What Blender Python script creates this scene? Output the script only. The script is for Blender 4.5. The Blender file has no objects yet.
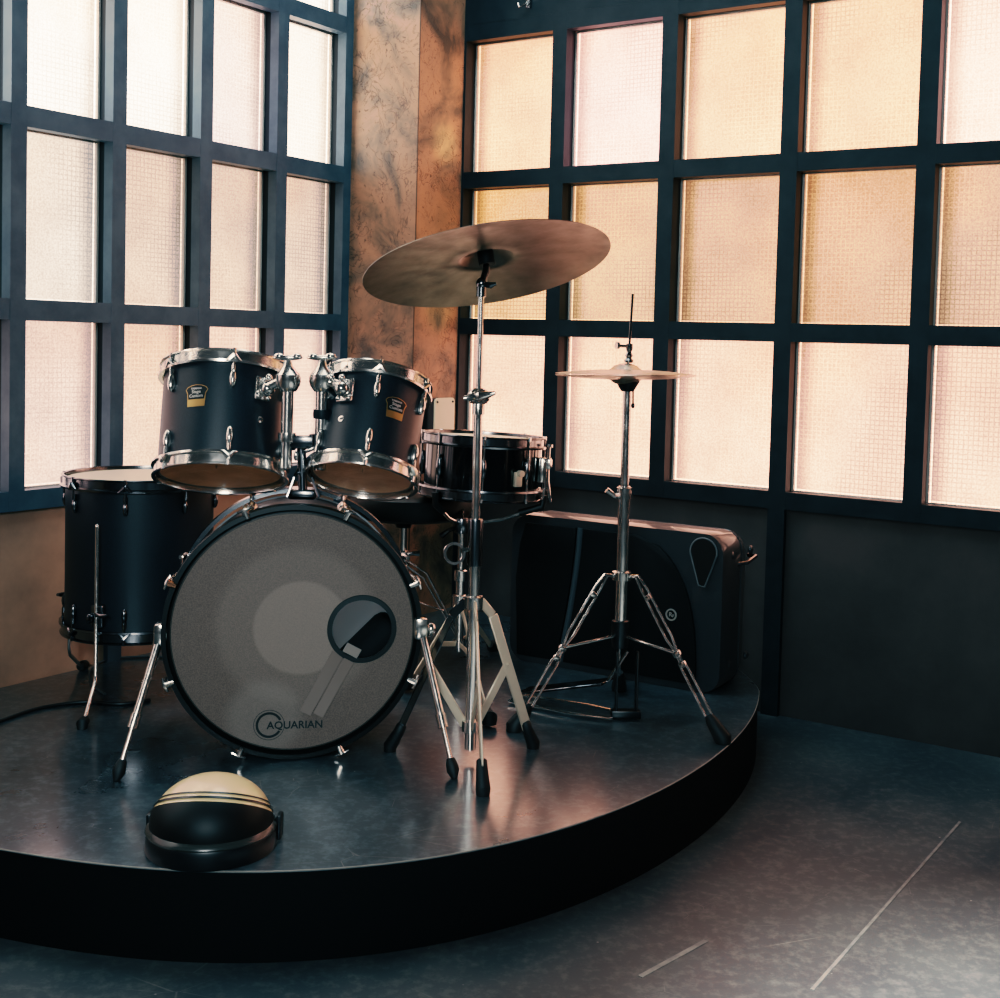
import bpy, bmesh, math, random
from mathutils import Matrix, Vector
random.seed(7)
PI = math.pi
C = bpy.context.scene.collection
V = Vector

# ------------------------------------------------------------------ camera
CAM = V((0.341267, -4.602241, 1.07975))
RX = V((0.9986839044, -0.0436258228, 0.0269675104))
RF = V((0.0448995662, 0.9978093578, -0.0485851247))
RU = V((-0.0247888682, 0.0497320116, 0.9984549259))
F, CX, CY = 1281.0, 544.88, 404.99
cd = bpy.data.cameras.new('camera')
cam = bpy.data.objects.new('camera', cd)
C.objects.link(cam)
m = Matrix.Identity(4)
for i in range(3):
    m[i][0] = RX[i]; m[i][1] = RU[i]; m[i][2] = -RF[i]; m[i][3] = CAM[i]
cam.matrix_world = m
cd.sensor_fit = 'HORIZONTAL'; cd.sensor_width = 36.0
cd.lens = F / 1000 * 36.0
cd.shift_x = (500 - CX) / 1000
cd.shift_y = (CY - 499) / 1000
cd.clip_start = 0.02; cd.clip_end = 100
bpy.context.scene.camera = cam

def ray(x, y): return RX * ((x - CX) / F) + RF - RU * ((y - CY) / F)
def at(x, y, d): return CAM + ray(x, y) * d                    # point seen at a pixel, d metres ahead
def onz(x, y, z):
    r = ray(x, y); return CAM + r * ((z - CAM.z) / r.z)
def onplane(x, y, p, n):
    r = ray(x, y); return CAM + r * ((p - CAM).dot(n) / r.dot(n))
def depth(p): return (V(p) - CAM).dot(RF)

# ------------------------------------------------------------------ room frame: s along right wall, t along left wall
AR = 0.6161
DR = V((math.cos(AR), -math.sin(AR), 0)); DL = V((-math.sin(AR), -math.cos(AR), 0))
def W(s, t, z): return DR * s + DL * t + V((0, 0, z))
ZF, ZS = -0.015, 0.15        # floor, stage top

# ------------------------------------------------------------------ mesh helpers
def new(): return bmesh.new()
def frame(loc, zdir, xhint=V((1, 0, 0))):
    z = V(zdir).normalized(); x = (V(xhint) - z * V(xhint).dot(z)).normalized(); y = z.cross(x)
    M = Matrix.Identity(4)
    for i in range(3): M[i][0] = x[i]; M[i][1] = y[i]; M[i][2] = z[i]; M[i][3] = loc[i]
    return M
def hexa(bm, pts):            # 8 points: bottom loop then top loop
    v = [bm.verts.new(p) for p in pts]
    for f in ((3, 2, 1, 0), (4, 5, 6, 7), (0, 1, 5, 4), (1, 2, 6, 5), (2, 3, 7, 6), (3, 0, 4, 7)):
        bm.faces.new([v[i] for i in f])
    return v
def wbox(bm, s0, s1, t0, t1, z0, z1):     # a box in the room frame
    hexa(bm, [W(s0, t1, z0), W(s1, t1, z0), W(s1, t0, z0), W(s0, t0, z0), W(s0, t1, z1), W(s1, t1, z1), W(s1, t0, z1), W(s0, t0, z1)])
def box(bm, M, sx, sy, sz, bev=0.0, seg=2):
    t = bmesh.new()
    a, b, c = sx / 2, sy / 2, sz / 2
    hexa(t, [(-a, -b, -c), (a, -b, -c), (a, b, -c), (-a, b, -c), (-a, -b, c), (a, -b, c), (a, b, c), (-a, b, c)])
    if bev: bmesh.ops.bevel(t, geom=t.edges[:], offset=bev, segments=seg, profile=0.5, affect='EDGES')
    merge(bm, t, M)
def merge(bm, t, M=None):
    if M is not None: bmesh.ops.transform(t, matrix=M, verts=t.verts[:])
    me = bpy.data.meshes.new('tmp'); t.to_mesh(me); t.free(); bm.from_mesh(me); bpy.data.meshes.remove(me)
def lathe(bm, prof, M=None, n=48, closed=False, a0=0, a1=2 * PI):
    full = abs(a1 - a0 - 2 * PI) < 1e-6
    t = bmesh.new(); rings = []
    cnt = n if full else n + 1
    for r, z in prof:
        if r < 1e-7: rings.append([t.verts.new((0, 0, z))])
        else: rings.append([t.verts.new((r * math.cos(a0 + (a1 - a0) * k / n), r * math.sin(a0 + (a1 - a0) * k / n), z)) for k in range(cnt)])
    idx = list(range(len(rings) - 1)); pairs = [(i, i + 1) for i in idx]
    if closed: pairs.append((len(rings) - 1, 0))
    for i, j in pairs:
        A, B = rings[i], rings[j]
        for k in range(n):
            k2 = (k + 1) % cnt
            if len(A) == 1 and len(B) == 1: continue
            if len(A) == 1: t.faces.new((A[0], B[k2], B[k])) if False else t.faces.new((A[0], B[k], B[k2]))
            elif len(B) == 1: t.faces.new((A[k], A[k2], B[0]))
            else: t.faces.new((A[k], A[k2], B[k2], B[k]))
    bmesh.ops.recalc_face_normals(t, faces=t.faces[:])
    merge(bm, t, M)
def tube(bm, pts, r, n=10, closed=False, flat=None):
    pts = [V(p) for p in pts]; N = len(pts)
    rs = r if isinstance(r, (list, tuple)) else [r] * N
    dirs = []
    for i in range(N):
        if closed: d = pts[(i + 1) % N] - pts[i - 1]
        else: d = pts[min(i + 1, N - 1)] - pts[max(i - 1, 0)]
        dirs.append(d.normalized())
    up = V((0, 0, 1)) if abs(dirs[0].z) < 0.9 else V((1, 0, 0))
    x = (up - dirs[0] * up.dot(dirs[0])).normalized()
    t = bmesh.new(); rings = []
    for i in range(N):
        x = (x - dirs[i] * x.dot(dirs[i])).normalized(); y = dirs[i].cross(x)
        rings.append([t.verts.new(pts[i] + (x * math.cos(2 * PI * k / n) + y * math.sin(2 * PI * k / n)) * rs[i]) for k in range(n)])
    for i in range(N if closed else N - 1):
        A, B = rings[i], rings[(i + 1) % N]
        for k in range(n): t.faces.new((A[k], A[(k + 1) % n], B[(k + 1) % n], B[k]))
    if not closed: t.faces.new(rings[0][::-1]); t.faces.new(rings[-1])
    bmesh.ops.recalc_face_normals(t, faces=t.faces[:])
    merge(bm, t)
def strap(bm, a, b, wdir, w, th):         # a flat metal strap from a to b
    a, b = V(a), V(b); d = (b - a).normalized()
    wd = (V(wdir) - d * V(wdir).dot(d)).normalized(); nd = d.cross(wd)
    M = Matrix.Identity(4); c = (a + b) / 2
    for i in range(3): M[i][0] = wd[i]; M[i][1] = nd[i]; M[i][2] = d[i]; M[i][3] = c[i]
    box(bm, M, w, th, (b - a).length, min(th, w) * 0.3, 1)
def ball(bm, M, sx, sy, sz, n=16):
    t = bmesh.new(); bmesh.ops.create_uvsphere(t, u_segments=n, v_segments=max(8, n // 2), radius=1)
    bmesh.ops.transform(t, matrix=Matrix.Diagonal((sx, sy, sz, 1)), verts=t.verts[:]); merge(bm, t, M)
def prism(bm, poly, d, M, bev=0.0):       # polygon in xy extruded 0..d along z
    t = bmesh.new()
    lo = [t.verts.new((x, y, 0)) for x, y in poly]; hi = [t.verts.new((x, y, d)) for x, y in poly]
    n = len(poly)
    t.faces.new(lo[::-1]); top = t.faces.new(hi)
    for k in range(n): t.faces.new((lo[k], lo[(k + 1) % n], hi[(k + 1) % n], hi[k]))
    if bev: bmesh.ops.bevel(t, geom=list(top.edges), offset=bev, segments=2, profile=0.5, affect='EDGES')
    bmesh.ops.recalc_face_normals(t, faces=t.faces[:])
    merge(bm, t, M)
def T(x, y, z): return Matrix.Translation((x, y, z))
def RotZ(a): return Matrix.Rotation(a, 4, 'Z')
def RotX(a): return Matrix.Rotation(a, 4, 'X')
def RotY(a): return Matrix.Rotation(a, 4, 'Y')
ROOTM = {}
def obj(name, bm, mat, parent=None, M=None, smooth=True, label=None):
    """link bm (world coordinates, or local to M) as one mesh object; children sit in the frame of their root"""
    if M is not None: bmesh.ops.transform(bm, matrix=M, verts=bm.verts[:])
    root = parent
    while root is not None and root.parent is not None: root = root.parent
    if root is not None: bmesh.ops.transform(bm, matrix=ROOTM[root.name].inverted(), verts=bm.verts[:])
    if smooth:
        for f in bm.faces: f.smooth = True
        for e in bm.edges:
            if len(e.link_faces) == 2 and e.calc_face_angle(0) > math.radians(38): e.smooth = False
    me = bpy.data.meshes.new(name); bm.to_mesh(me); bm.free()
    me.materials.append(mat)
    o = bpy.data.objects.new(name, me); C.objects.link(o)
    if parent is not None: o.parent = parent
    else: ROOTM[o.name] = Matrix.Identity(4)
    if label: o['label'] = label
    return o
def tag(o, label, cat, group=None):
    o['label'] = label; o['category'] = cat
    if group: o['group'] = group
    return o
def thing(name, loc, label, cat, group=None):
    o = bpy.data.objects.new(name, None); C.objects.link(o); o.empty_display_size = 0.05
    o.location = loc; ROOTM[o.name] = Matrix.Translation(loc)
    return tag(o, label, cat, group)
def struct(name, bm, mat, parent=None, smooth=False):
    o = obj(name, bm, mat, parent, smooth=smooth)
    if parent is None: o['kind'] = 'structure'
    return o
def text_bm(s, size, depth_=0.0006):
    cu = bpy.data.curves.new('lettering', 'FONT'); cu.body = s; cu.size = size; cu.align_x = 'CENTER'; cu.align_y = 'CENTER'; cu.extrude = depth_; cu.offset = size * .014; cu.resolution_u = 3
    o = bpy.data.objects.new('lettering', cu); C.objects.link(o)
    dg = bpy.context.evaluated_depsgraph_get(); me = bpy.data.meshes.new_from_object(o.evaluated_get(dg))
    bpy.data.objects.remove(o); bpy.data.curves.remove(cu)
    bm = bmesh.new(); bm.from_mesh(me); bpy.data.meshes.remove(me); return bm

# ------------------------------------------------------------------ materials
def lin(c): return c / 12.92 if c <= 0.04045 else ((c + 0.055) / 1.055) ** 2.4
def rgb(r, g, b): return (lin(r / 255), lin(g / 255), lin(b / 255), 1)
def mat(name, col, rough=0.5, metal=0.0, spec=0.5, coat=0.0, noise=None, bump=None, rnoise=None):
    m = bpy.data.materials.new(name); m.use_nodes = True; nt = m.node_tree; b = nt.nodes['Principled BSDF']
    b.inputs['Base Color'].default_value = col; b.inputs['Roughness'].default_value = rough; b.inputs['Metallic'].default_value = metal
    b.inputs['Specular IOR Level'].default_value = spec; b.inputs['Coat Weight'].default_value = coat
    tc = nt.nodes.new('ShaderNodeTexCoord')
    def ntex(scale, detail=4, rgh=0.55, stretch=None):
        n = nt.nodes.new('ShaderNodeTexNoise'); n.inputs['Scale'].default_value = scale; n.inputs['Detail'].default_value = detail; n.inputs['Roughness'].default_value = rgh
        if stretch:
            mp = nt.nodes.new('ShaderNodeMapping'); mp.inputs['Scale'].default_value = stretch
            nt.links.new(tc.outputs['Object'], mp.inputs['Vector']); nt.links.new(mp.outputs['Vector'], n.inputs['Vector'])
        else: nt.links.new(tc.outputs['Object'], n.inputs['Vector'])
        return n
    if noise:
        col2, scale, lo, hi = noise[:4]
        n = ntex(scale, 6, 0.6, noise[4] if len(noise) > 4 else None); r = nt.nodes.new('ShaderNodeMapRange'); r.inputs['From Min'].default_value = lo; r.inputs['From Max'].default_value = hi
        mx = nt.nodes.new('ShaderNodeMix'); mx.data_type = 'RGBA'
        nt.links.new(n.outputs['Fac'], r.inputs['Value']); nt.links.new(r.outputs['Result'], mx.inputs['Factor'])
        mx.inputs[6].default_value = col; mx.inputs[7].default_value = col2; nt.links.new(mx.outputs[2], b.inputs['Base Color'])
    if rnoise:
        scale, lo, hi = rnoise
        n = ntex(scale, 5); r = nt.nodes.new('ShaderNodeMapRange'); r.inputs['From Min'].default_value = 0.35; r.inputs['From Max'].default_value = 0.65; r.inputs['To Min'].default_value = lo; r.inputs['To Max'].default_value = hi
        nt.links.new(n.outputs['Fac'], r.inputs['Value']); nt.links.new(r.outputs['Result'], b.inputs['Roughness'])
    if bump:
        scale, st = bump
        n = ntex(scale, 4); bp = nt.nodes.new('ShaderNodeBump'); bp.inputs['Strength'].default_value = st; bp.inputs['Distance'].default_value = 0.002
        nt.links.new(n.outputs['Fac'], bp.inputs['Height']); nt.links.new(bp.outputs['Normal'], b.inputs['Normal'])
    return m
CHROME = mat('chrome', rgb(214, 212, 208), 0.15, 0.97, rnoise=(40, 0.12, 0.24))
DARKCHROME = mat('dark_chrome', rgb(120, 122, 126), 0.2, 1.0)
STEEL = mat('brushed_steel', rgb(225, 214, 194), 0.42, 0.65)
RUBBER = mat('black_rubber', rgb(14, 15, 17), 0.6)
BLACK = mat('black_paint', rgb(16, 18, 22), 0.35)
SHELL = mat('satin_black_shell', rgb(20, 30, 38), 0.42, 0.0, 0.5, noise=(rgb(13, 20, 27), 300, 0.4, 0.6))
SNARESHELL = mat('gloss_black_shell', rgb(10, 12, 15), 0.12, 0.0, 0.6)
HOOPBLK = mat('matte_black_hoop', rgb(7, 8, 9), 0.5, spec=0.35)
FRAME = mat('blue_black_frame_hazed', rgb(76, 92, 102), 0.5, 0, 0.25, bump=(90, 0.15), noise=(rgb(62, 77, 88), 12, 0.35, 0.65))  # left bars: haze from window glare put into this paler paint
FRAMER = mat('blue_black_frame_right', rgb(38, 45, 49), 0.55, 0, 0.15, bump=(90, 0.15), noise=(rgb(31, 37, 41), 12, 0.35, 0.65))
BEAD = mat('pale_glazing_bead', rgb(190, 184, 176), 0.4)
INNER = mat('dark_inner_frame', rgb(24, 29, 34), 0.5, spec=.2)
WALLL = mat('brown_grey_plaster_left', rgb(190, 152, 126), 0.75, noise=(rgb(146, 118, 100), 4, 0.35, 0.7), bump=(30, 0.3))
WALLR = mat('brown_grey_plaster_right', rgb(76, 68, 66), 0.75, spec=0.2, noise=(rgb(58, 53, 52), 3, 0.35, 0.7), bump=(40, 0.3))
HEADW = mat('cream_drum_head', rgb(232, 220, 190), 0.5)
RESO = mat('smoky_clear_head', rgb(176, 152, 142), 0.3, 0, 0.5, noise=(rgb(142, 120, 112), 9, 0.3, 0.7))
BRASS = mat('bronze_cymbal', rgb(148, 140, 130), 0.38, 1.0, rnoise=(25, 0.32, 0.46), noise=(rgb(112, 105, 98), 7, 0.35, 0.65))
HATS = mat('pale_bronze_hi_hat', rgb(214, 196, 176), 0.38, 1.0, rnoise=(25, 0.3, 0.45))
SPKR = mat('speaker_plastic', rgb(34, 39, 43), 0.5, 0, 0.6, coat=0.5, bump=(400, 0.25))
GRILLE = mat('speaker_grille', rgb(8, 11, 14), 0.6, spec=0.3)
CREAM = mat('cream_plastic', rgb(225, 218, 190), 0.5)
GOLD = mat('gold_badge', rgb(196, 160, 104), 0.35, 0.9)
SILVER = mat('silver_print', rgb(200, 200, 195), 0.35, 0.6)
INK = mat('black_ink', rgb(10, 10, 11), 0.5)
TAPE = mat('clear_tape', rgb(112, 101, 94), 0.3, 0, 0.5)
VINYL = mat('black_vinyl', rgb(12, 13, 15), 0.5)
CABLE = mat('grey_cable', rgb(70, 74, 76), 0.45)
CABLED = mat('black_cable', rgb(12, 13, 15), 0.5)
COPPER = mat('copper_tint_chrome', rgb(200, 150, 120), 0.2, 1.0)
LENS = mat('cream_glass_lens', rgb(226, 204, 156), 0.28, 0, 0.5, coat=0.4)
EDGE_HI = mat('pale_edge_highlight', rgb(130, 128, 122), 0.5)
WOOD = mat('pale_wood_inside', rgb(214, 186, 156), 0.5, noise=(rgb(190, 158, 128), 14, .35, .65, (1, 1, 6)))

def stage_mat(name, base, worn, rlo, rhi, scr=True, scale=3.0, coat=0.0, scrk=0.3):
    m = bpy.data.materials.new(name); m.use_nodes = True; nt = m.node_tree; b = nt.nodes['Principled BSDF']; L = nt.links.new
    tc = nt.nodes.new('ShaderNodeTexCoord')
    def N(scale_, det=6, rg=0.6):
        n = nt.nodes.new('ShaderNodeTexNoise'); n.inputs['Scale'].default_value = scale_; n.inputs['Detail'].default_value = det; n.inputs['Roughness'].default_value = rg
        L(tc.outputs['Object'], n.inputs['Vector']); return n
    def mr(src, a, b_, c, d):
        r = nt.nodes.new('ShaderNodeMapRange'); r.inputs['From Min'].default_value = a; r.inputs['From Max'].default_value = b_; r.inputs['To Min'].default_value = c; r.inputs['To Max'].default_value = d
        L(src, r.inputs['Value']); return r.outputs['Result']
    n1 = N(scale); n2 = N(45, 8, 0.7); n3 = N(14, 3)
    mx = nt.nodes.new('ShaderNodeMix'); mx.data_type = 'RGBA'; mx.inputs[6].default_value = base; mx.inputs[7].default_value = worn
    a = mr(n1.outputs['Fac'], 0.38, 0.72, 0, 0.6); c = mr(n2.outputs['Fac'], 0.48, 0.7, 0, 1.0)
    ad = nt.nodes.new('ShaderNodeMath'); ad.operation = 'ADD'; ad.use_clamp = True; L(a, ad.inputs[0]); L(c, ad.inputs[1]); L(ad.outputs[0], mx.inputs['Factor'])
    out = mx.outputs[2]
    if scr:                                   # scratches: thin voronoi cell edges kept only in a few patches
        for k, (sc, thr) in enumerate(((5.0, 0.006), (9.0, 0.007))):
            v = nt.nodes.new('ShaderNodeTexVoronoi'); v.feature = 'DISTANCE_TO_EDGE'; v.inputs['Scale'].default_value = sc
            mp = nt.nodes.new('ShaderNodeMapping'); mp.inputs['Rotation'].default_value = (0, 0, 0.7 + k); mp.inputs['Scale'].default_value = (1, 2.2, 1); L(tc.outputs['Object'], mp.inputs['Vector']); L(mp.outputs['Vector'], v.inputs['Vector'])
            e = mr(v.outputs['Distance'], 0, thr, 1, 0)
            nk = N(2.3 + 1.7 * k, 2); g = mr(nk.outputs['Fac'], 0.58, 0.66, 0, scrk)
            mu = nt.nodes.new('ShaderNodeMath'); mu.operation = 'MULTIPLY'; L(e, mu.inputs[0]); L(g, mu.inputs[1])
            m2 = nt.nodes.new('ShaderNodeMix'); m2.data_type = 'RGBA'; L(mu.outputs[0], m2.inputs['Factor']); L(out, m2.inputs[6]); m2.inputs[7].default_value = rgb(160, 158, 150); out = m2.outputs[2]
        vs = nt.nodes.new('ShaderNodeTexVoronoi'); vs.inputs['Scale'].default_value = 26; L(tc.outputs['Object'], vs.inputs['Vector'])   # specks of dust
        e = mr(vs.outputs['Distance'], 0.03, 0.07, 0.8, 0); g = mr(n3.outputs['Fac'], 0.55, 0.62, 0, 1)
        mu = nt.nodes.new('ShaderNodeMath'); mu.operation = 'MULTIPLY'; L(e, mu.inputs[0]); L(g, mu.inputs[1])
        m2 = nt.nodes.new('ShaderNodeMix'); m2.data_type = 'RGBA'; L(mu.outputs[0], m2.inputs['Factor']); L(out, m2.inputs[6]); m2.inputs[7].default_value = rgb(170, 168, 160); out = m2.outputs[2]
    L(out, b.inputs['Base Color'])
    L(mr(n1.outputs['Fac'], 0.35, 0.65, rlo, rhi), b.inputs['Roughness']); b.inputs['Coat Weight'].default_value = coat; b.inputs['Coat Roughness'].default_value = 0.17; b.inputs['Coat IOR'].default_value = 1.7
    bp = nt.nodes.new('ShaderNodeBump'); bp.inputs['Strength'].default_value = 0.15; bp.inputs['Distance'].default_value = 0.002; L(n2.outputs['Fac'], bp.inputs['Height']); L(bp.outputs['Normal'], b.inputs['Normal'])
    return m
STAGE = stage_mat('worn_black_stage_paint', rgb(32, 43, 49), rgb(78, 92, 98), 0.24, 0.4, coat=1.0, scrk=0.5)
SKIRT = mat('stage_skirt_black', rgb(7, 9, 12), 0.7, spec=0.2)
FLOOR = stage_mat('worn_dark_concrete', rgb(52, 60, 65), rgb(84, 88, 88), 0.38, 0.55)

def pillar_mat():
    m = bpy.data.materials.new('cork_stone_cladding'); m.use_nodes = True; nt = m.node_tree; b = nt.nodes['Principled BSDF']; L = nt.links.new
    tc = nt.nodes.new('ShaderNodeTexCoord')
    def N(sc, det=5, rg=0.6, dist=0.0):
        n = nt.nodes.new('ShaderNodeTexNoise'); n.inputs['Scale'].default_value = sc; n.inputs['Detail'].default_value = det; n.inputs['Roughness'].default_value = rg; n.inputs['Distortion'].default_value = dist
        L(tc.outputs['Object'], n.inputs['Vector']); return n
    n1 = N(5, 4, 0.6, 0.6); n2 = N(12, 4, 0.55, 2.4); n3 = N(60, 4, 0.6, 0.5)
    cr = nt.nodes.new('ShaderNodeValToRGB'); L(n1.outputs['Fac'], cr.inputs['Fac'])
    e = cr.color_ramp.elements; e[0].position = 0.36; e[0].color = rgb(74, 68, 60); e[1].position = 0.66; e[1].color = rgb(178, 128, 98)
    x = e.new(0.47); x.color = rgb(130, 102, 82)
    x = e.new(0.56); x.color = rgb(164, 120, 94)
    # winding dark cracks where a distorted noise crosses its middle value
    d = nt.nodes.new('ShaderNodeMath'); d.operation = 'SUBTRACT'; L(n2.outputs['Fac'], d.inputs[0]); d.inputs[1].default_value = 0.5
    ab = nt.nodes.new('ShaderNodeMath'); ab.operation = 'ABSOLUTE'; L(d.outputs[0], ab.inputs[0])
    r = nt.nodes.new('ShaderNodeMapRange'); r.inputs['From Min'].default_value = 0.0; r.inputs['From Max'].default_value = 0.03; r.inputs['To Min'].default_value = 0.8; r.inputs['To Max'].default_value = 0.0; L(ab.outputs[0], r.inputs['Value'])
    r2 = nt.nodes.new('ShaderNodeMapRange'); r2.inputs['From Min'].default_value = 0.62; r2.inputs['From Max'].default_value = 0.7; r2.inputs['To Min'].default_value = 0; r2.inputs['To Max'].default_value = 0.75; L(n3.outputs['Fac'], r2.inputs['Value'])
    n4 = N(7, 2); r4 = nt.nodes.new('ShaderNodeMapRange'); r4.inputs['From Min'].default_value = 0.42; r4.inputs['From Max'].default_value = 0.6; r4.inputs['To Min'].default_value = 0.1; L(n4.outputs['Fac'], r4.inputs['Value'])
    rm = nt.nodes.new('ShaderNodeMath'); rm.operation = 'MULTIPLY'; L(r.outputs['Result'], rm.inputs[0]); L(r4.outputs['Result'], rm.inputs[1])
    mxx = nt.nodes.new('ShaderNodeMath'); mxx.operation = 'MAXIMUM'; L(rm.outputs[0], mxx.inputs[0]); L(r2.outputs['Result'], mxx.inputs[1])
    mx = nt.nodes.new('ShaderNodeMix'); mx.data_type = 'RGBA'; L(mxx.outputs[0], mx.inputs['Factor']); L(cr.outputs['Color'], mx.inputs[6]); mx.inputs[7].default_value = rgb(66, 48, 36)
    L(mx.outputs[2], b.inputs['Base Color']); b.inputs['Roughness'].default_value = 0.55
    bp = nt.nodes.new('ShaderNodeBump'); bp.inputs['Strength'].default_value = 0.5; bp.inputs['Distance'].default_value = 0.004; bp.invert = True; L(mxx.outputs[0], bp.inputs['Height']); L(bp.outputs['Normal'], b.inputs['Normal'])
    return m
PILLAR = pillar_mat()

GLOW = 1.12
def glass_mat():
    """backlit obscured glass pressed with a small square pattern; UV is in metres with u counted from the room corner"""
    m = bpy.data.materials.new('backlit_obscured_glass'); m.use_nodes = True; nt = m.node_tree; L = nt.links.new
    for n in list(nt.nodes): nt.nodes.remove(n)
    out = nt.nodes.new('ShaderNodeOutputMaterial')
    uv = nt.nodes.new('ShaderNodeUVMap'); sx = nt.nodes.new('ShaderNodeSeparateXYZ'); L(uv.outputs['UV'], sx.inputs[0])
    oi = nt.nodes.new('ShaderNodeObjectInfo'); tc = nt.nodes.new('ShaderNodeTexCoord'); sg = nt.nodes.new('ShaderNodeSeparateXYZ'); L(tc.outputs['Generated'], sg.inputs[0])
    def M_(op, a, b=None, c=None):
        n = nt.nodes.new('ShaderNodeMath'); n.operation = op
        for i, v in enumerate((a, b, c)):
            if v is None: continue
            if isinstance(v, (int, float)): n.inputs[i].default_value = v
            else: L(v, n.inputs[i])
        return n.outputs[0]
    def MR(src, a, b, c, d):
        r = nt.nodes.new('ShaderNodeMapRange'); r.interpolation_type = 'SMOOTHSTEP'; r.inputs['From Min'].default_value = a; r.inputs['From Max'].default_value = b; r.inputs['To Min'].default_value = c; r.inputs['To Max'].default_value = d; L(src, r.inputs['Value']); return r.outputs['Result']
    P = 0.0135
    def line(c): return M_('ABSOLUTE', M_('SUBTRACT', M_('FRACT', M_('DIVIDE', c, P)), 0.5))      # 0 centre .. 0.5 at joint
    ed = M_('MAXIMUM', line(sx.outputs['X']), line(sx.outputs['Y']))
    grid = MR(ed, 0.28, 0.48, 0.0, 1.0)
    def N(sc, det, off):
        n = nt.nodes.new('ShaderNodeTexNoise'); n.inputs['Scale'].default_value = sc; n.inputs['Detail'].default_value = det
        ad = nt.nodes.new('ShaderNodeVectorMath'); ad.operation = 'ADD'; L(tc.outputs['Object'], ad.inputs[0]); ad.inputs[1].default_value = (off, off, off); L(ad.outputs[0], n.inputs['Vector']); return n.outputs['Fac']
    spark = N(210, 2, 0); blot = N(5, 3, 7); blot2 = N(2.2, 2, 13)
    # pattern contrast differs from place to place
    gsgn = MR(blot2, 0.35, 0.65, -0.5, 0.45)
    g = M_('ADD', 1.0, M_('MULTIPLY', grid, gsgn))
    s = MR(spark, 0.3, 0.7, 0.72, 1.28)
    b = MR(blot, 0.3, 0.7, 0.84, 1.2)
    edge = M_('ADD', MR(sx.outputs['X'], 0.012, 0.075, 0.30, 1.0), M_('ADD', MR(sx.outputs['X'], 0.0095, 0.0115, 2.2, 0.0), MR(sx.outputs['Y'], 0.010, 0.012, 1.2, 0.0)))  # outer reveal's shade and light leaking by the bead, painted into the glow
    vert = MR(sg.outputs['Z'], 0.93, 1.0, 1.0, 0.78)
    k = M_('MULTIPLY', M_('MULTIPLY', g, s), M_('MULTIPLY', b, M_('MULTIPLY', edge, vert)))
    wf = M_('ADD', MR(sg.outputs['Z'], 0.25, 1.0, 0.0, 0.5), MR(blot2, 0.4, 0.65, 0.0, 0.45))
    wm = nt.nodes.new('ShaderNodeMix'); wm.data_type = 'RGBA'; wm.blend_type = 'MULTIPLY'; L(wf, wm.inputs['Factor']); L(oi.outputs['Color'], wm.inputs[6]); wm.inputs[7].default_value = (0.80, 0.62, 0.50, 1)
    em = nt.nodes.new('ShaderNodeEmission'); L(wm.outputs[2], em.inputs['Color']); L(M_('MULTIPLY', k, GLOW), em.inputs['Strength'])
    gl = nt.nodes.new('ShaderNodeBsdfGlossy'); gl.inputs['Roughness'].default_value = 0.25; gl.inputs['Color'].default_value = (0.06, 0.06, 0.06, 1)
    ad = nt.nodes.new('ShaderNodeAddShader'); L(em.outputs[0], ad.inputs[0]); L(gl.outputs[0], ad.inputs[1]); L(ad.outputs[0], out.inputs['Surface'])
    return m
GLASS = glass_mat()

def reso_mat():
    """smoky bass drum head with a paler round patch in its middle"""
    m = bpy.data.materials.new('smoky_grey_bass_head'); m.use_nodes = True; nt = m.node_tree; b = nt.nodes['Principled BSDF']; L = nt.links.new
    uv = nt.nodes.new('ShaderNodeUVMap')
    def dist(cx, cy):
        s = nt.nodes.new('ShaderNodeVectorMath'); s.operation = 'DISTANCE'; L(uv.outputs['UV'], s.inputs[0]); s.inputs[1].default_value = (cx, cy, 0); return s.outputs['Value']
    def mr(src, a, b_, c, d):
        r = nt.nodes.new('ShaderNodeMapRange'); r.interpolation_type = 'SMOOTHSTEP'; r.inputs['From Min'].default_value = a; r.inputs['From Max'].default_value = b_; r.inputs['To Min'].default_value = c; r.inputs['To Max'].default_value = d; L(src, r.inputs['Value']); return r.outputs['Result']
    def mix(fac, c1, c2):
        x = nt.nodes.new('ShaderNodeMix'); x.data_type = 'RGBA'; L(fac, x.inputs['Factor'])
        for i, c in ((6, c1), (7, c2)):
            if isinstance(c, tuple): x.inputs[i].default_value = c
            else: L(c, x.inputs[i])
        return x.outputs[2]
    tc = nt.nodes.new('ShaderNodeTexCoord'); n = nt.nodes.new('ShaderNodeTexNoise'); n.inputs['Scale'].default_value = 420; n.inputs['Detail'].default_value = 2; L(tc.outputs['Object'], n.inputs['Vector'])
    c = mix(mr(n.outputs['Fac'], 0.35, 0.65, 0, 1), rgb(90, 79, 73), rgb(106, 94, 87))
    c = mix(mr(dist(0.006, 0.012), 0.155, 0.19, 0.16, 0.0), c, rgb(150, 142, 134))
    c = mix(mr(dist(0.016, 0.008), 0.098, 0.108, 0.26, 0.0), c, rgb(160, 150, 140))
    c = mix(mr(dist(-0.06, -0.19), 0.06, 0.1, 0.22, 0.0), c, rgb(150, 146, 140))
    L(c, b.inputs['Base Color']); b.inputs['Roughness'].default_value = 0.5; b.inputs['Specular IOR Level'].default_value = 0.35
    return m
BASSHEAD = reso_mat()
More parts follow.
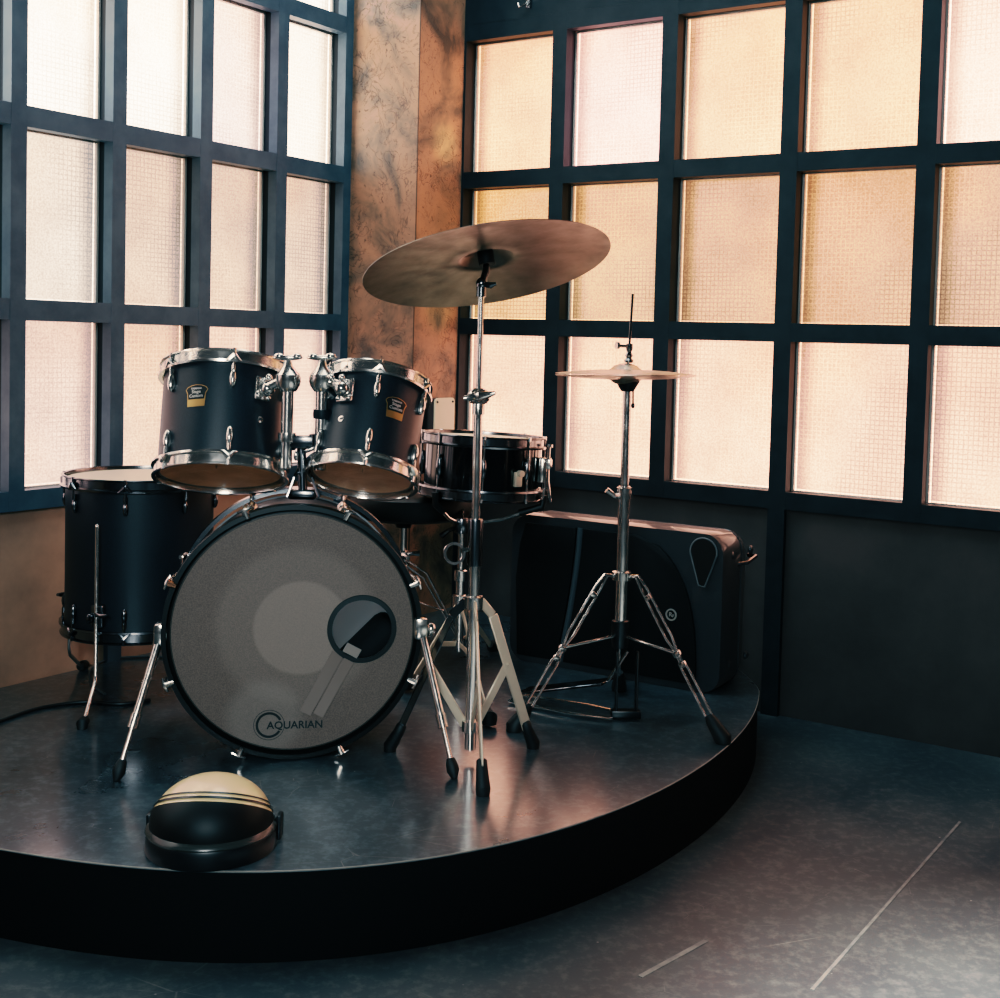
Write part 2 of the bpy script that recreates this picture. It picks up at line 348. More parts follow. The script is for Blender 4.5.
def clear_mat(name, col, clear=0.5):
    m = bpy.data.materials.new(name); m.use_nodes = True; nt = m.node_tree; L = nt.links.new; b = nt.nodes['Principled BSDF']
    b.inputs['Base Color'].default_value = col; b.inputs['Roughness'].default_value = 0.25
    t = nt.nodes.new('ShaderNodeBsdfTransparent'); t.inputs['Color'].default_value = (.95, .88, .82, 1); x = nt.nodes.new('ShaderNodeMixShader'); x.inputs[0].default_value = clear
    L(b.outputs[0], x.inputs[1]); L(t.outputs[0], x.inputs[2]); L(x.outputs[0], nt.nodes['Material Output'].inputs['Surface']); return m
def trans_mat(name, col):
    m = bpy.data.materials.new(name); m.use_nodes = True; nt = m.node_tree; L = nt.links.new; b = nt.nodes['Principled BSDF']
    b.inputs['Base Color'].default_value = col; b.inputs['Roughness'].default_value = 0.5
    t = nt.nodes.new('ShaderNodeBsdfTranslucent'); t.inputs['Color'].default_value = col; x = nt.nodes.new('ShaderNodeMixShader'); x.inputs[0].default_value = 0.6
    L(b.outputs[0], x.inputs[1]); L(t.outputs[0], x.inputs[2]); L(x.outputs[0], nt.nodes['Material Output'].inputs['Surface']); return m
HEADT = trans_mat('cream_thin_head', rgb(232, 220, 190))
RESO = clear_mat('smoky_thin_head', rgb(170, 146, 134), 0.5)
BATTER = trans_mat('white_batter_head', rgb(150, 172, 182))

# ------------------------------------------------------------------ room
ZA, ZB, ZT, ZT2 = 1.627, 1.129, 2.125, 2.624
HB = 0.0272; ZC0, ZC1 = 0.605, 0.657; ZTOP = 3.1; LEN = 3.6
DP = 0.078                      # glass behind the face of the bars
bm = new(); wbox(bm, -0.3, 6, -0.3, 6, ZF - 0.06, ZF); struct('floor', bm, FLOOR)
bm = new(); wbox(bm, -0.3, 6, -0.3, 6, ZTOP, ZTOP + 0.06); struct('ceiling', bm, mat('dark_ceiling', rgb(40, 42, 46), 0.8))
bm = new(); wbox(bm, -0.12, -0.018, -0.12, 6, ZF, ZC0); struct('wall_left', bm, WALLL)
bm = new(); wbox(bm, -0.018, 6, -0.12, -0.018, ZF, ZC0); wbox(bm, -0.018, 6, -0.12, -0.018, ZT + 0.03, ZTOP); struct('wall_right', bm, WALLR)
BACK = mat('dark_back_wall', rgb(70, 72, 76), 0.8)
bm = new(); wbox(bm, -0.3, 6, 5.3, 5.4, ZF, ZTOP); struct('wall_back', bm, BACK)
bm = new(); wbox(bm, 5.3, 5.4, -0.3, 5.3, ZF, ZTOP); struct('wall_side', bm, BACK)
A_, B_ = 0.243, 0.286           # clad pillar in the corner
bm = new(); wbox(bm, 0.0, B_, 0.0, A_, ZS, ZTOP); struct('wall_corner', bm, PILLAR)
bm = new(); wbox(bm, B_ - 0.0015, B_ + 0.0012, A_ - 0.0015, A_ + 0.0012, ZS, ZTOP - 0.02); struct('trim_1', bm, mat('pillar_seam', rgb(70, 52, 38), 0.6))

LB, LP, L0 = 0.0464, 0.314, 0.2325
RB, RP, R0 = 0.0536, 0.403, 0.2404
def lbox(bm, a0, a1, d0, d1, z0, z1, side):   # a along the wall from the corner, d behind the face
    if side == 'L': wbox(bm, -d1, -d0, a0, a1, z0, z1)
    else: wbox(bm, a0, a1, -d1, -d0, z0, z1)
PEACH = {}
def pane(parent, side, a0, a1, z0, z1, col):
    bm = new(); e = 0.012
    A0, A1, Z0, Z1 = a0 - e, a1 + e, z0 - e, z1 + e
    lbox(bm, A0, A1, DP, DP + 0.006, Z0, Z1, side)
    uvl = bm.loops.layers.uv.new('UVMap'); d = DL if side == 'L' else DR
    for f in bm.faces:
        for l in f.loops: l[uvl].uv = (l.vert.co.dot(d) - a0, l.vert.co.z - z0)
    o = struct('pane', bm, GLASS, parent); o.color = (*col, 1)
    # glazing bead: a thin pale rim just in front of the glass
    bm = new(); b = 0.007; q = 0.012
    lbox(bm, a0, a0 + b, DP - q, DP, z0, z1, side); lbox(bm, a1 - b, a1, DP - q, DP, z0, z1, side)
    lbox(bm, a0, a1, DP - q, DP, z0, z0 + b, side); lbox(bm, a0, a1, DP - q, DP, z1 - b, z1, side)
    struct('glazing_bead', bm, BEAD, o)
def window(name, side, first, n, rows, bars, bw, colf, fm):
    k0 = [first + i for i in range(n)]
    w = bpy.data.objects.new(name, None); C.objects.link(w); w['kind'] = 'structure'; ROOTM[name] = Matrix.Identity(4)
    a_end = bars(k0[-1]) + bw
    for k in k0:
        bm = new(); a = bars(k); foot = ((side == 'L' and k == 3) or (side == 'R' and k == 3) or k == 0)
        z0 = (ZF if foot else ZC0)
        lbox(bm, a, a + bw, 0, 0.036, z0, ZTOP if side == 'L' else ZT + 0.03, side)
        struct('mullion', bm, fm, w)
        bm = new(); lbox(bm, a + 0.007, a + bw - 0.007, 0.036, DP + 0.02, ZC0, ZTOP if side == 'L' else ZT + 0.03, side); struct('inner_post', bm, INNER, w)
    for i, (z0, z1) in enumerate(rows):
        bm = new(); lbox(bm, bars(k0[0]), a_end, 0.0006, 0.0365, z0, z1, side); struct('rail', bm, fm, w)
        bm = new(); lbox(bm, bars(k0[0]), a_end, 0.0366, DP + 0.02, z0 + 0.006, z1 - 0.006, side); struct('inner_rail', bm, INNER, w)
    for k in k0[:-1]:
        a0, a1 = bars(k) + bw - 0.007, bars(k + 1) + 0.007
        for i in range(len(rows) - 1):
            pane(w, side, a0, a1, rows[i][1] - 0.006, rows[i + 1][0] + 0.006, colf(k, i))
    return w
def ungrade(c):           # the picture's highlights are toned warm by the grade below; the daylight itself is more neutral
    r, g, b = c
    g = g if g < .35 else .35 + (g - .35) / .615
    b = b if b < .345 else .345 + (b - .345) / .39
    return (r, min(g, r * .95), min(b, r * .92))
def jit(c, s):
    c = ungrade(c); f = 1 + random.uniform(-s, s); return tuple(x * f for x in c)
def left_col(k, i):      # i: row from the sill up
    base = [(2.2, 1.1, 0.78), (1.5, 0.82, 0.56), (8.0, 5.4, 4.6), (9.0, 6.5, 5.6)][i]
    if i == 1 and k >= 3: base = (2.0, 1.5, 1.15)
    if i == 2 and k == 1: base = (3.6, 2.0, 1.5)
    if i == 2 and k == 0: base = (6.0, 4.6, 4.2)
    if i == 0 and k == 2: base = (2.0, 0.95, 0.62)
    base = (base[0], base[1], base[2] * 1.02)
    return jit(base, 0.05)
def right_col(k, i):
    base = [(3.4, 1.25, 0.66), (1.4, 0.56, 0.31), (3.6, 1.18, 0.52), (3, 1, .5)][i]
    if i == 2 and k == 1: base = (5.0, 1.8, 1.15)
    if i == 2 and k >= 4: base = (6.0, 2.1, 1.15)
    if i == 1 and k == 0: base = (1.8, 0.66, 0.30)
    if i == 1 and k == 1: base = (1.7, 0.68, 0.34)
    if i == 1 and k == 4: base = (1.6, 0.66, 0.36)
    return jit((base[0] * 1.04, base[1] * .985, base[2] * 1.10), 0.05)
rowsL = [(ZC0, ZC1), (ZB - HB, ZB + HB), (ZA - HB, ZA + HB), (ZT - HB, ZT + HB), (ZT2 - HB, ZT2 + HB)]
rowsR = rowsL[:4]
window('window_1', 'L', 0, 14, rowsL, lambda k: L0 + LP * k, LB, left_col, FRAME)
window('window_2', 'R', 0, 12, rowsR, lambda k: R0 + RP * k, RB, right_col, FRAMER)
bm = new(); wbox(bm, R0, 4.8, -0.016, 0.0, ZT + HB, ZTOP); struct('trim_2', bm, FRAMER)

# small chrome hook on the black header above the right hand window
p = onplane(527, 6, W(0, 0.012, 0), DL)
hk = thing('hook', p, 'small chrome double hook on the black header above the windows', 'hook')
bm = new(); box(bm, frame(p + V((0, 0, 0.02)) - DL * 0.009, -DL, DR), 0.02, 0.05, 0.006, 0.002); obj('back_plate', bm, DARKCHROME, hk)
for sgn in (-1, 1):
    bm = new(); tube(bm, [p + V((0, 0, 0.02)) - DL * 0.006, p + DR * 0.006 * sgn + DL * 0.012, p + DR * 0.018 * sgn + DL * 0.02 + V((0, 0, -0.006)), p + DR * 0.024 * sgn + DL * 0.018 + V((0, 0, 0.008))], 0.003, 8)
    obj('prong', bm, CHROME, hk)

# painted lines on the floor
def strip(name, a, b, w):
    a, b = onz(*a, ZF), onz(*b, ZF); d = (b - a).normalized(); n = V((-d.y, d.x, 0)) * w / 2; z = V((0, 0, 0.0012))
    bm = new(); hexa(bm, [a - n, b - n, b + n, a + n, a - n + z, b - n + z, b + n + z, a + n + z]); return struct(name, bm, mat(name + '_paint', rgb(124, 126, 122), 0.5, noise=(rgb(96, 100, 100), 30, 0.4, 0.6)))
strip('trim_3', (960, 822), (812, 990), 0.006)
strip('trim_4', (706, 941), (640, 977), 0.010)

# ------------------------------------------------------------------ round-fronted stage
SC = (0.543, 1.0334); SR = 1.232
def stage_r(a):            # the front is not quite a true circle
    a = max(math.radians(-34.5), min(math.radians(73), a))
    return 2.19606 - 1.45728 * math.cos(a) - .39415 * math.sin(a) + .60943 * math.cos(2 * a) + .28934 * math.sin(2 * a) - .15891 * math.cos(3 * a) - .05333 * math.sin(3 * a)
def stage_poly(dr=0.0, n=96):
    out = []
    for k in range(n + 1):
        a = math.radians(-62 + (118 + 62) * k / n); r = stage_r(a) + dr
        s_, t_ = SC[0] + r * math.cos(a), SC[1] + r * math.sin(a)
        if s_ > 0.001 and t_ > 0.001: out.append((s_, t_))
    return [(out[0][0] + .004, 0.0)] + out + [(0.0, out[-1][1] + .004)]
arc = stage_poly()
stage = thing('stage_platform', W(SC[0], SC[1], ZF), 'low black curved-front stage platform filling the corner under the drum kit', 'stage')
def slab(poly, z0, z1):
    bm = new(); lo = [bm.verts.new(W(s, t, z0)) for s, t in poly]; hi = [bm.verts.new(W(s, t, z1)) for s, t in poly]; n = len(poly)
    bm.faces.new(lo); bm.faces.new(hi)
    for k in range(n): bm.faces.new((lo[k], lo[(k + 1) % n], hi[(k + 1) % n], hi[k]))
    bmesh.ops.recalc_face_normals(bm, faces=bm.faces[:]); return bm
notch = [(0.0, 0.0)]
obj('deck', slab(arc + notch, ZS - 0.004, ZS), STAGE, stage)
obj('skirt', slab(stage_poly(-0.002) + notch, ZF, ZS - 0.004), SKIRT, stage)
bm = new(); tube(bm, [W(s, t, ZS - 0.0015) for s, t in stage_poly(0.0)], 0.0017, 6); obj('edge_highlight', bm, EDGE_HI, stage)  # light caught by the stage edge, laid on as a pale line

# ------------------------------------------------------------------ drum parts
def ring(bm, prof, M=None, n=64): lathe(bm, prof, M, n, closed=True)
def flange_hoop(r, z, up, M):          # triple-flanged metal hoop at height z; up=+1 above the shell edge, -1 below
    p = [(r + .003, -.020), (r + .013, -.020), (r + .014, -.015), (r + .007, -.012), (r + .007, .006), (r + .012, .009), (r + .011, .012), (r + .004, .011), (r + .003, .006)]
    bm = new(); ring(bm, [(a, z + up * b) for a, b in p], M, 72); return bm
def head(r, z, up, M):
    bm = new(); lathe(bm, [(0, z + up * .003), (r * .9, z + up * .003), (r - .004, z + up * .002), (r + .0025, z - up * .012)], M, 64); return bm
def lug_tear(root, r, h, phi, z, up, M, mats, hoopz, big=1.0):
    R = M @ RotZ(phi)
    bm = new(); ball(bm, R @ T(r + 0.004, 0, z), 0.011 * big, 0.0085 * big, 0.023 * big, 14)
    lathe(bm, [(0, 0), (0.0055, 0), (0.0055, 0.014), (0, 0.014)], R @ T(r + 0.006, 0, z + up * 0.016) @ (Matrix.Identity(4) if up > 0 else RotX(PI)), 10)
    lg = obj('lug', bm, mats, root)
    bm = new(); tube(bm, [R @ V((r + .0095, 0, z + up * .02)), R @ V((r + .0095, 0, hoopz + up * .006))], 0.0028, 8)
    tube(bm, [R @ V((r + .0095, 0, hoopz + up * .002)), R @ V((r + .0095, 0, hoopz + up * .013))], [0.0048, 0.0042], 6)
    obj('tension_rod', bm, mats, lg)
    bm = new()                       # chevron ear of the hoop
    for s in (-1, 1): tube(bm, [R @ V((r + .0145, 0, hoopz - up * .004)), R @ V((r + .012, s * .012, hoopz - up * .016)), R @ V((r + .011, s * .018, hoopz - up * .018))], [.0055, .004, .002], 7)
    obj('hoop_ear', bm, mats, lg)
def curved(bm, r):                   # wrap a flat decal (x across, y up, z out) on a cylinder of radius r around z
    for v in bm.verts:
        a = v.co.x / r; rr = r + v.co.z; v.co = V((rr * math.sin(a), -rr * math.cos(a), v.co.y))
def densify(bm, n=2):
    bmesh.ops.subdivide_edges(bm, edges=bm.edges[:], cuts=n, use_grid_fill=True)
def badge(root, r, z, phi, M, sc=1.0):
    R = M @ RotZ(phi)
    outl = [(-.020, -.026), (.020, -.026), (.022, .004), (.0265, .013), (.022, .019), (.012, .023), (0, .0245), (-.012, .023), (-.022, .019), (-.0265, .013), (-.022, .004)]
    def dec(poly, d0, d1):
        bm = new(); prism(bm, [(x * sc, y * sc) for x, y in poly], d1 - d0, T(0, 0, d0)); bmesh.ops.triangulate(bm, faces=[f for f in bm.faces if len(f.verts) > 4]); densify(bm, 1); curved(bm, r); bmesh.ops.transform(bm, matrix=R @ T(0, 0, z), verts=bm.verts[:]); return bm
    b = obj('badge', dec(outl, 0.0002, 0.0016), GOLD, root, label='gold rimmed name badge')
    obj('badge_field', dec([(-.0185, -.0095), (.0185, -.0095), (.0205, .005), (.0248, .013), (.0205, .0180), (.0115, .0215), (0, .0230), (-.0115, .0215), (-.0205, .0180), (-.0248, .013), (-.0205, .005)], .0014, .0022), INK, b)
    for s, y, size in (('YAMAHA', 0.0148, .0062), ('Stage', 0.0072, .0100), ('Custom', -0.0022, .0100)):
        bm = text_bm(s, size * sc, 0.0004)
        for v in bm.verts: v.co.z += 0.0027; v.co.y += y * sc
        curved(bm, r); obj('lettering', bm, SILVER, b, R @ T(0, 0, z), smooth=False)
    return b
def vent(root, r, z, phi, M):
    bm = new(); ring(bm, [(.0032, 0), (.007, 0), (.007, .002), (.0032, .0025)], M @ RotZ(phi) @ T(r, 0, z) @ RotY(PI / 2), 16); obj('air_vent', bm, CHROME, root)

def tom(top, axis, r, h, label, badge_phi, lug0, vent_phi, roll_hint=V((1, 0, 0))):
    """axis: unit vector of the drum, top: centre of its top rim"""
    axis = V(axis).normalized(); base = V(top) - axis * h
    M = frame(base, axis, roll_hint)
    t = thing('rack_tom', base, label, 'drum', 'rack toms')
    bm = new(); ring(bm, [(r, .004), (r, h - .004), (r - .006, h - .002), (r - .006, .002)], M, 72); sl = obj('shell', bm, SHELL, t)
    sl.data.materials.append(WOOD)          # pale wood on the inside of the shell
    Mi = M.inverted() @ ROOTM[t.name]
    for p in sl.data.polygons:
        c = Mi @ p.center; c.z = 0
        if c.length < r - .0045: p.material_index = 1
    obj('batter_head', head(r, h, 1, M), HEADT, t); obj('resonant_head', head(r, 0, -1, M), RESO, t, label='smoky brown lower drum head')
    obj('hoop', flange_hoop(r, h, 1, M), CHROME, t); obj('hoop', flange_hoop(r, 0, -1, M), CHROME, t)
    for k in range(6):
        ph = lug0 + k * PI / 3
        lug_tear(t, r, h, ph, h - .055, 1, M, CHROME, h); lug_tear(t, r, h, ph, .055, -1, M, CHROME, 0)
    badge(t, r, h * 0.61, badge_phi, M); vent(t, r, h * 0.42, vent_phi, M)
    return t, M
# left tom: centre of the rim and of the lower head measured at their depth
D1 = 3.0
tom1, M1 = tom(at(227, 374, D1), (-0.025, 0.34, 0.94), 0.141, 0.243, 'larger black rack tom at the left with gold badge below its left rim', -0.26, -PI / 2 + 0.29, -PI / 2 + 0.78)
D2 = 2.98
tom2, M2 = tom(at(377, 386, D2), (0.095, 0.42, 0.90), 0.117, 0.226, 'smaller black rack tom at the right, leaning, before the stone pillar', 0.56, -PI / 2 + 0.14, -PI / 2 - 0.46)

# ------------------------------------------------------------------ bass drum
BC = V((-0.068, -1.815, ZS + 0.2825)); yaw = math.radians(8)
BF = V((math.sin(yaw) * 1.0, -math.cos(yaw), 0.0)).normalized()        # front direction
BL = 0.36; BR = 0.270
MB = frame(BC - BF * BL, BF, V((1, 0, 0)))
bass = thing('bass_drum', V((BC.x, BC.y, ZS)), 'large black bass drum standing on its side with a smoky grey front head', 'drum')
bm = new(); ring(bm, [(BR - .012, .03), (BR - .012, BL - .03), (BR - .012, BL - .022), (BR - .022, BL - .024), (BR - .022, .024), (BR - .012, .022)], MB, 96); obj('shell', bm, SHELL, bass)
def bass_hoop(z0, z1): 
    bm = new(); ring(bm, [(BR, z0), (BR + .010, z0 + .001), (BR + .0115, (z0 + z1) / 2), (BR + .010, z1 - .001), (BR, z1)], MB, 96); return bm
obj('hoop', bass_hoop(BL - .042, BL), HOOPBLK, bass); obj('hoop', bass_hoop(0, .042), DARKCHROME, bass)
bm = new(); ring(bm, [(BR - .010, BL - .040), (BR + .0005, BL - .040), (BR + .0005, BL - .016), (BR - .010, BL - .012)], MB, 96); obj('flesh_hoop', bm, HOOPBLK, bass)
HZ = BL - .0125
hc = MB.inverted() @ onplane(362, 629, MB @ V((0, 0, HZ)), BF); HRX = 0.066
def annulus(z0):
    bm = new(); n = 96; t = bm
    out = [t.verts.new(((BR - .008) * math.cos(2 * PI * k / n), (BR - .008) * math.sin(2 * PI * k / n), z0)) for k in range(n)]
    inn = [t.verts.new((hc.x + HRX * math.cos(2 * PI * k / n), hc.y + HRX * math.sin(2 * PI * k / n), z0)) for k in range(n)]
    uvl = bm.loops.layers.uv.new('UVMap')
    for k in range(n): bm.faces.new((out[k], out[(k + 1) % n], inn[(k + 1) % n], inn[k]))
    for f in bm.faces:
        for l in f.loops: l[uvl].uv = (l.vert.co.x, l.vert.co.y)
    bmesh.ops.transform(bm, matrix=MB, verts=bm.verts[:]); return bm
fh = obj('front_head', annulus(HZ), BASSHEAD, bass, smooth=False, label='smoky grey head with paler round patch')
bm = new(); ring(bm, [(HRX - .001, -.003), (HRX - .001, .003), (HRX + .009, .0025), (HRX + .010, .0003), (HRX + .002, -.003)], MB @ T(hc.x, hc.y, HZ), 64); obj('port_ring', bm, INK, fh)
bm = new(); lathe(bm, [(0, 0), (BR - .008, 0)], MB @ T(0, 0, .02), 64); obj('batter_head', bm, BATTER, bass)
# wording and ring mark printed low on the head
lc = MB.inverted() @ onplane(269, 725, MB @ V((0, 0, HZ)), BF)
bm = new(); a0 = 0.42; lathe(bm, [(.0235, 0), (.0285, 0), (.0285, .0006), (.0235, .0006)], MB @ T(lc.x, lc.y, HZ + .0003), 48, closed=True, a0=a0, a1=2 * PI - 0.55); ring(bm, [(.0325, 0), (.0335, 0), (.0335, .0006), (.0325, .0006)], MB @ T(lc.x, lc.y, HZ + .0003), 48); obj('ring_mark', bm, INK, fh)
tl = MB.inverted() @ onplane(295, 725, MB @ V((0, 0, HZ)), BF)
bm = text_bm('AQUARIAN', 0.0235, 0.0003); obj('lettering', bm, INK, fh, MB @ T(tl.x, tl.y, HZ + .0008), smooth=False)
# strips of tape from the port hole down
for i, (a, b, w) in enumerate((((338, 653), (305, 713), .027), ((349, 660), (318, 715), .024))):
    pa = MB.inverted() @ onplane(*a, MB @ V((0, 0, HZ)), BF); pb = MB.inverted() @ onplane(*b, MB @ V((0, 0, HZ)), BF)
    bm = new(); strap(bm, V((pa.x, pa.y, HZ + .0014 + i * .0012)), V((pb.x, pb.y, HZ + .0014 + i * .0012)), V((1, 0.4, 0)), w, .0009); obj('tape_strip', bm, TAPE, fh, MB)
bm = new(); box(bm, MB @ T(*(MB.inverted() @ onplane(352, 650, MB @ V((0, 0, HZ)), BF))) @ RotZ(-0.5) @ T(0, 0, .0045), .036, .022, .0012, .0003, 1); obj('tape_tab', bm, mat('pale_tape', rgb(128, 122, 116), 0.4), fh)
# claws, tension rods and lugs around both ends
for k in range(8):
    ph = math.radians(22 + 45 * k); R = MB @ RotZ(ph)
    for front in (1, 0):
        zf = BL if front else 0; dz = -1 if front else 1
        bm = new(); r0 = BR + .0115
        tube(bm, [R @ V((BR + .001, 0, zf - dz * .004)), R @ V((r0 + .003, 0, zf - dz * .005)), R @ V((r0 + .006, 0, zf + dz * .012)), R @ V((r0 + .010, 0, zf + dz * .045))], [.005, .0075, .0085, .006], 8)
        cl = obj('claw', bm, COPPER if (front and k == 3) else CHROME, bass)
        bm = new(); tube(bm, [R @ V((r0 + .009, 0, zf + dz * .03)), R @ V((BR + .012, 0, zf + dz * .12))], .0032, 8)
        if front: tube(bm, [R @ V((r0 + .009, -.016, zf - .001)), R @ V((r0 + .010, 0, zf + .002)), R @ V((r0 + .009, .016, zf - .001))], [.0025, .004, .0025], 8)
        obj('tension_rod', bm, CHROME, cl)
        bm = new(); ball(bm, R @ T(BR - .006, 0, zf + dz * .135), .018, .011, .026, 14); obj('lug', bm, CHROME, bass)
# spurs
def spur(knee, sock, end, tip, knob):
    bm = new(); tube(bm, [knee, sock], .0088, 12); tube(bm, [sock + (knee - sock).normalized() * .03, sock], .0115, 12)
    s = obj('spur', bm, CHROME, bass)
    bm = new(); tube(bm, [sock, end], .0055, 10); obj('spur_rod', bm, CHROME, s)
    d = (tip - end).normalized()
    bm = new(); tube(bm, [end - d * .012, end, end + d * (tip - end).length * .45, tip], [.009, .0125, .0135, .006], 12); obj('rubber_tip', bm, RUBBER, s)
    bm = new(); box(bm, frame(knee, BF, V((0, 0, 1))), .05, .03, .035, .008); ball(bm, Matrix.Translation(knob), .012, .012, .016, 12); tube(bm, [knee, knob], .005, 8); obj('spur_bracket', bm, CHROME, s)
tp = onz(116, 781, ZS); k0 = at(161, 634, depth(tp) + .12)
def along(px, py, a, b):             # the point of segment a-b seen nearest to a pixel row
    best = None
    for i in range(201):
        q = a.lerp(b, i / 200); d = (q - CAM); yy = CY - F * d.dot(RU) / d.dot(RF)
        if best is None or abs(yy - py) < best[0]: best = (abs(yy - py), q)
    return best[1]
spur(k0, along(0, 728, k0, tp), along(0, 766, k0, tp), tp, at(158, 644, depth(k0) + .02))
tp = onz(455, 779, ZS); k0 = at(421, 628, depth(tp) + .12)
spur(k0, along(0, 728, k0, tp), along(0, 764, k0, tp), tp, at(431, 630, depth(k0) + .02))
# dark damping cushion inside
cu = thing('cushion', MB @ V((.06, -.1, .12)), 'dark cushion seen inside the bass drum through its port hole', 'cushion')
bm = new(); box(bm, MB @ T(.160, -.095, .13) @ RotZ(PI / 4), .20, .06, .15, .028, 3); obj('pillow_body', bm, mat('dark_fabric', rgb(16, 17, 20), 0.9), cu)

# ------------------------------------------------------------------ double tom holder on the bass drum
pb = MB @ V((0, 0, 0)); 
DH = depth(BC - BF * 0.09)
def hp(x, y, dd=0.0): return at(x, y, DH + dd)
holder = thing('tom_holder', hp(303, 495), 'chrome double tom holder with two uprights on top of the bass drum', 'drum hardware')
bm = new(); box(bm, frame(hp(303, 494), V((0, 0.05, 1)), V((1, 0, 0))), .062, .055, .022, .006)
for s in (-1, 1): tube(bm, [hp(303 + s * 5, 470), hp(303 + s * 9, 478, -.03), hp(303 + s * 16, 497, -.04)], .004, 8)
obj('base_plate', bm, DARKCHROME, holder)
bm = new(); tube(bm, [hp(303, 494), hp(301, 440)], .0105, 14); obj('centre_post', bm, DARKCHROME, holder)
bm = new(); box(bm, frame(hp(303, 442, -.01), V((0, 0, 1)), V((1, 0, 0))), .060, .030, .030, .006)
for x in (289, 316): lathe(bm, [(.011, -.018), (.0155, -.018), (.0155, .018), (.011, .018)], frame(hp(x, 442, -.01), V((0, 0, 1))), 20, closed=True)
obj('crossbar', bm, DARKCHROME, holder)
bm = new(); tube(bm, [hp(318, 446, -.02), hp(311, 450, -.035), hp(305, 452, -.04)], .004, 8); ball(bm, Matrix.Translation(hp(296, 456, -.03)), .006, .006, .012, 10); obj('wing_bolt', bm, CHROME, holder)
for (xt, xb, sgn, TM, rr, hh, px, py) in ((288, 286, -1, M1, .141, .243, 271, 386), (322, 320, 1, M2, .117, .226, 349, 393)):
    bm = new(); tube(bm, [hp(xt, 384, -.015), hp(xb + (0), 468 if sgn < 0 else 470, -.015)], .0135, 16); up = obj('upright', bm, CHROME, holder)
    bm = new(); lathe(bm, [(.0135, -.010), (.0195, -.010), (.0205, 0), (.0195, .010), (.0135, .010)], frame(hp(xt - (sgn < 0) * 1, 414 if sgn > 0 else 437, -.015), V((0, 0, 1))), 18, closed=True); obj('memory_lock', bm, INNER if sgn > 0 else CHROME, up)
    # clamp housing with bell shaped cap and wing nut
    bm = new(); Mc = frame(hp(xt, 381, -.015), V((-.025, .02, 1)))
    lathe(bm, [(0, -.026), (.018, -.024), (.027, -.010), (.027, .014), (.020, .022), (.011, .034), (.007, .048), (0, .048)], Mc, 24)
    box(bm, Mc @ T(-sgn * .020, 0, .002), .016, .020, .018, .004); obj('clamp', bm, CHROME, up)
    bm = new(); ball(bm, Mc @ T(0, 0, .052), .034, .010, .0065, 16); ball(bm, Mc @ T(-.019, 0, .055), .013, .009, .0075, 10); ball(bm, Mc @ T(.019, 0, .055), .013, .009, .0075, 10); obj('wing_nut', bm, CHROME, up)
    # ball arm to the tom and its bracket
    q = at(px, py, depth(hp(xt, 384)) - .02)
    loc = TM.inverted() @ q; ang = math.atan2(loc.y, loc.x); surf = TM @ V((rr * math.cos(ang), rr * math.sin(ang), loc.z)); nrm = (TM.to_3x3() @ V((math.cos(ang), math.sin(ang), 0)))
    bm = new(); box(bm, frame(surf + nrm * .006, nrm, TM.to_3x3() @ V((0, 0, 1))), .056, .040, .012, .005, 2)
    for a, b in ((-.02, -.013), (-.02, .013), (.02, 0)): ball(bm, frame(surf + nrm * .012, nrm, TM.to_3x3() @ V((0, 0, 1))) @ T(a, b, 0), .006, .006, .005, 10)
    bk = obj('tom_bracket', bm, CHROME, up)
    bm = new(); tube(bm, [surf + nrm * .01, surf + nrm * .03, Mc @ V((sgn * .012, 0, 0))], [.012, .013, .010], 12)
    ball(bm, Matrix.Translation(surf + nrm * .026 + V((0, 0, -.004))), .017, .017, .017, 14); obj('arm', bm, CHROME, bk)
    for k in range(2):
        bm = new(); ball(bm, Matrix.Translation(surf + nrm * .022 + TM.to_3x3() @ V((0, 0, .024)) + V((sgn * -.004 + k * sgn * -.024, -.004, 0))), .0085, .0085, .0085, 12); obj('knob', bm, CHROME, bk)

# ------------------------------------------------------------------ floor tom
DFT = 3.33
ftop = at(141, 477, DFT); fr = 0.184; fh_ = ftop.z - 0.318
Mf = frame(V((ftop.x, ftop.y, 0.318)), V((0, 0, 1)))
ft = thing('floor_tom', V((ftop.x, ftop.y, ZS)), 'deep black floor tom on three chrome legs behind the bass drum', 'drum')
bm = new(); ring(bm, [(fr, .004), (fr, fh_ - .004), (fr - .006, fh_ - .002), (fr - .006, .002)], Mf, 80); obj('shell', bm, SHELL, ft)
obj('batter_head', head(fr, fh_, 1, Mf), HEADW, ft); obj('resonant_head', head(fr, 0, -1, Mf), RESO, ft)
obj('hoop', flange_hoop(fr, fh_, 1, Mf), DARKCHROME, ft); obj('hoop', flange_hoop(fr, 0, -1, Mf), DARKCHROME, ft)
for k in range(8):
    ph = -PI / 2 + 0.07 + k * PI / 4
    lug_tear(ft, fr, fh_, ph, fh_ - .06, 1, Mf, DARKCHROME, fh_, .8); lug_tear(ft, fr, fh_, ph, .06, -1, Mf, DARKCHROME, 0, .8)
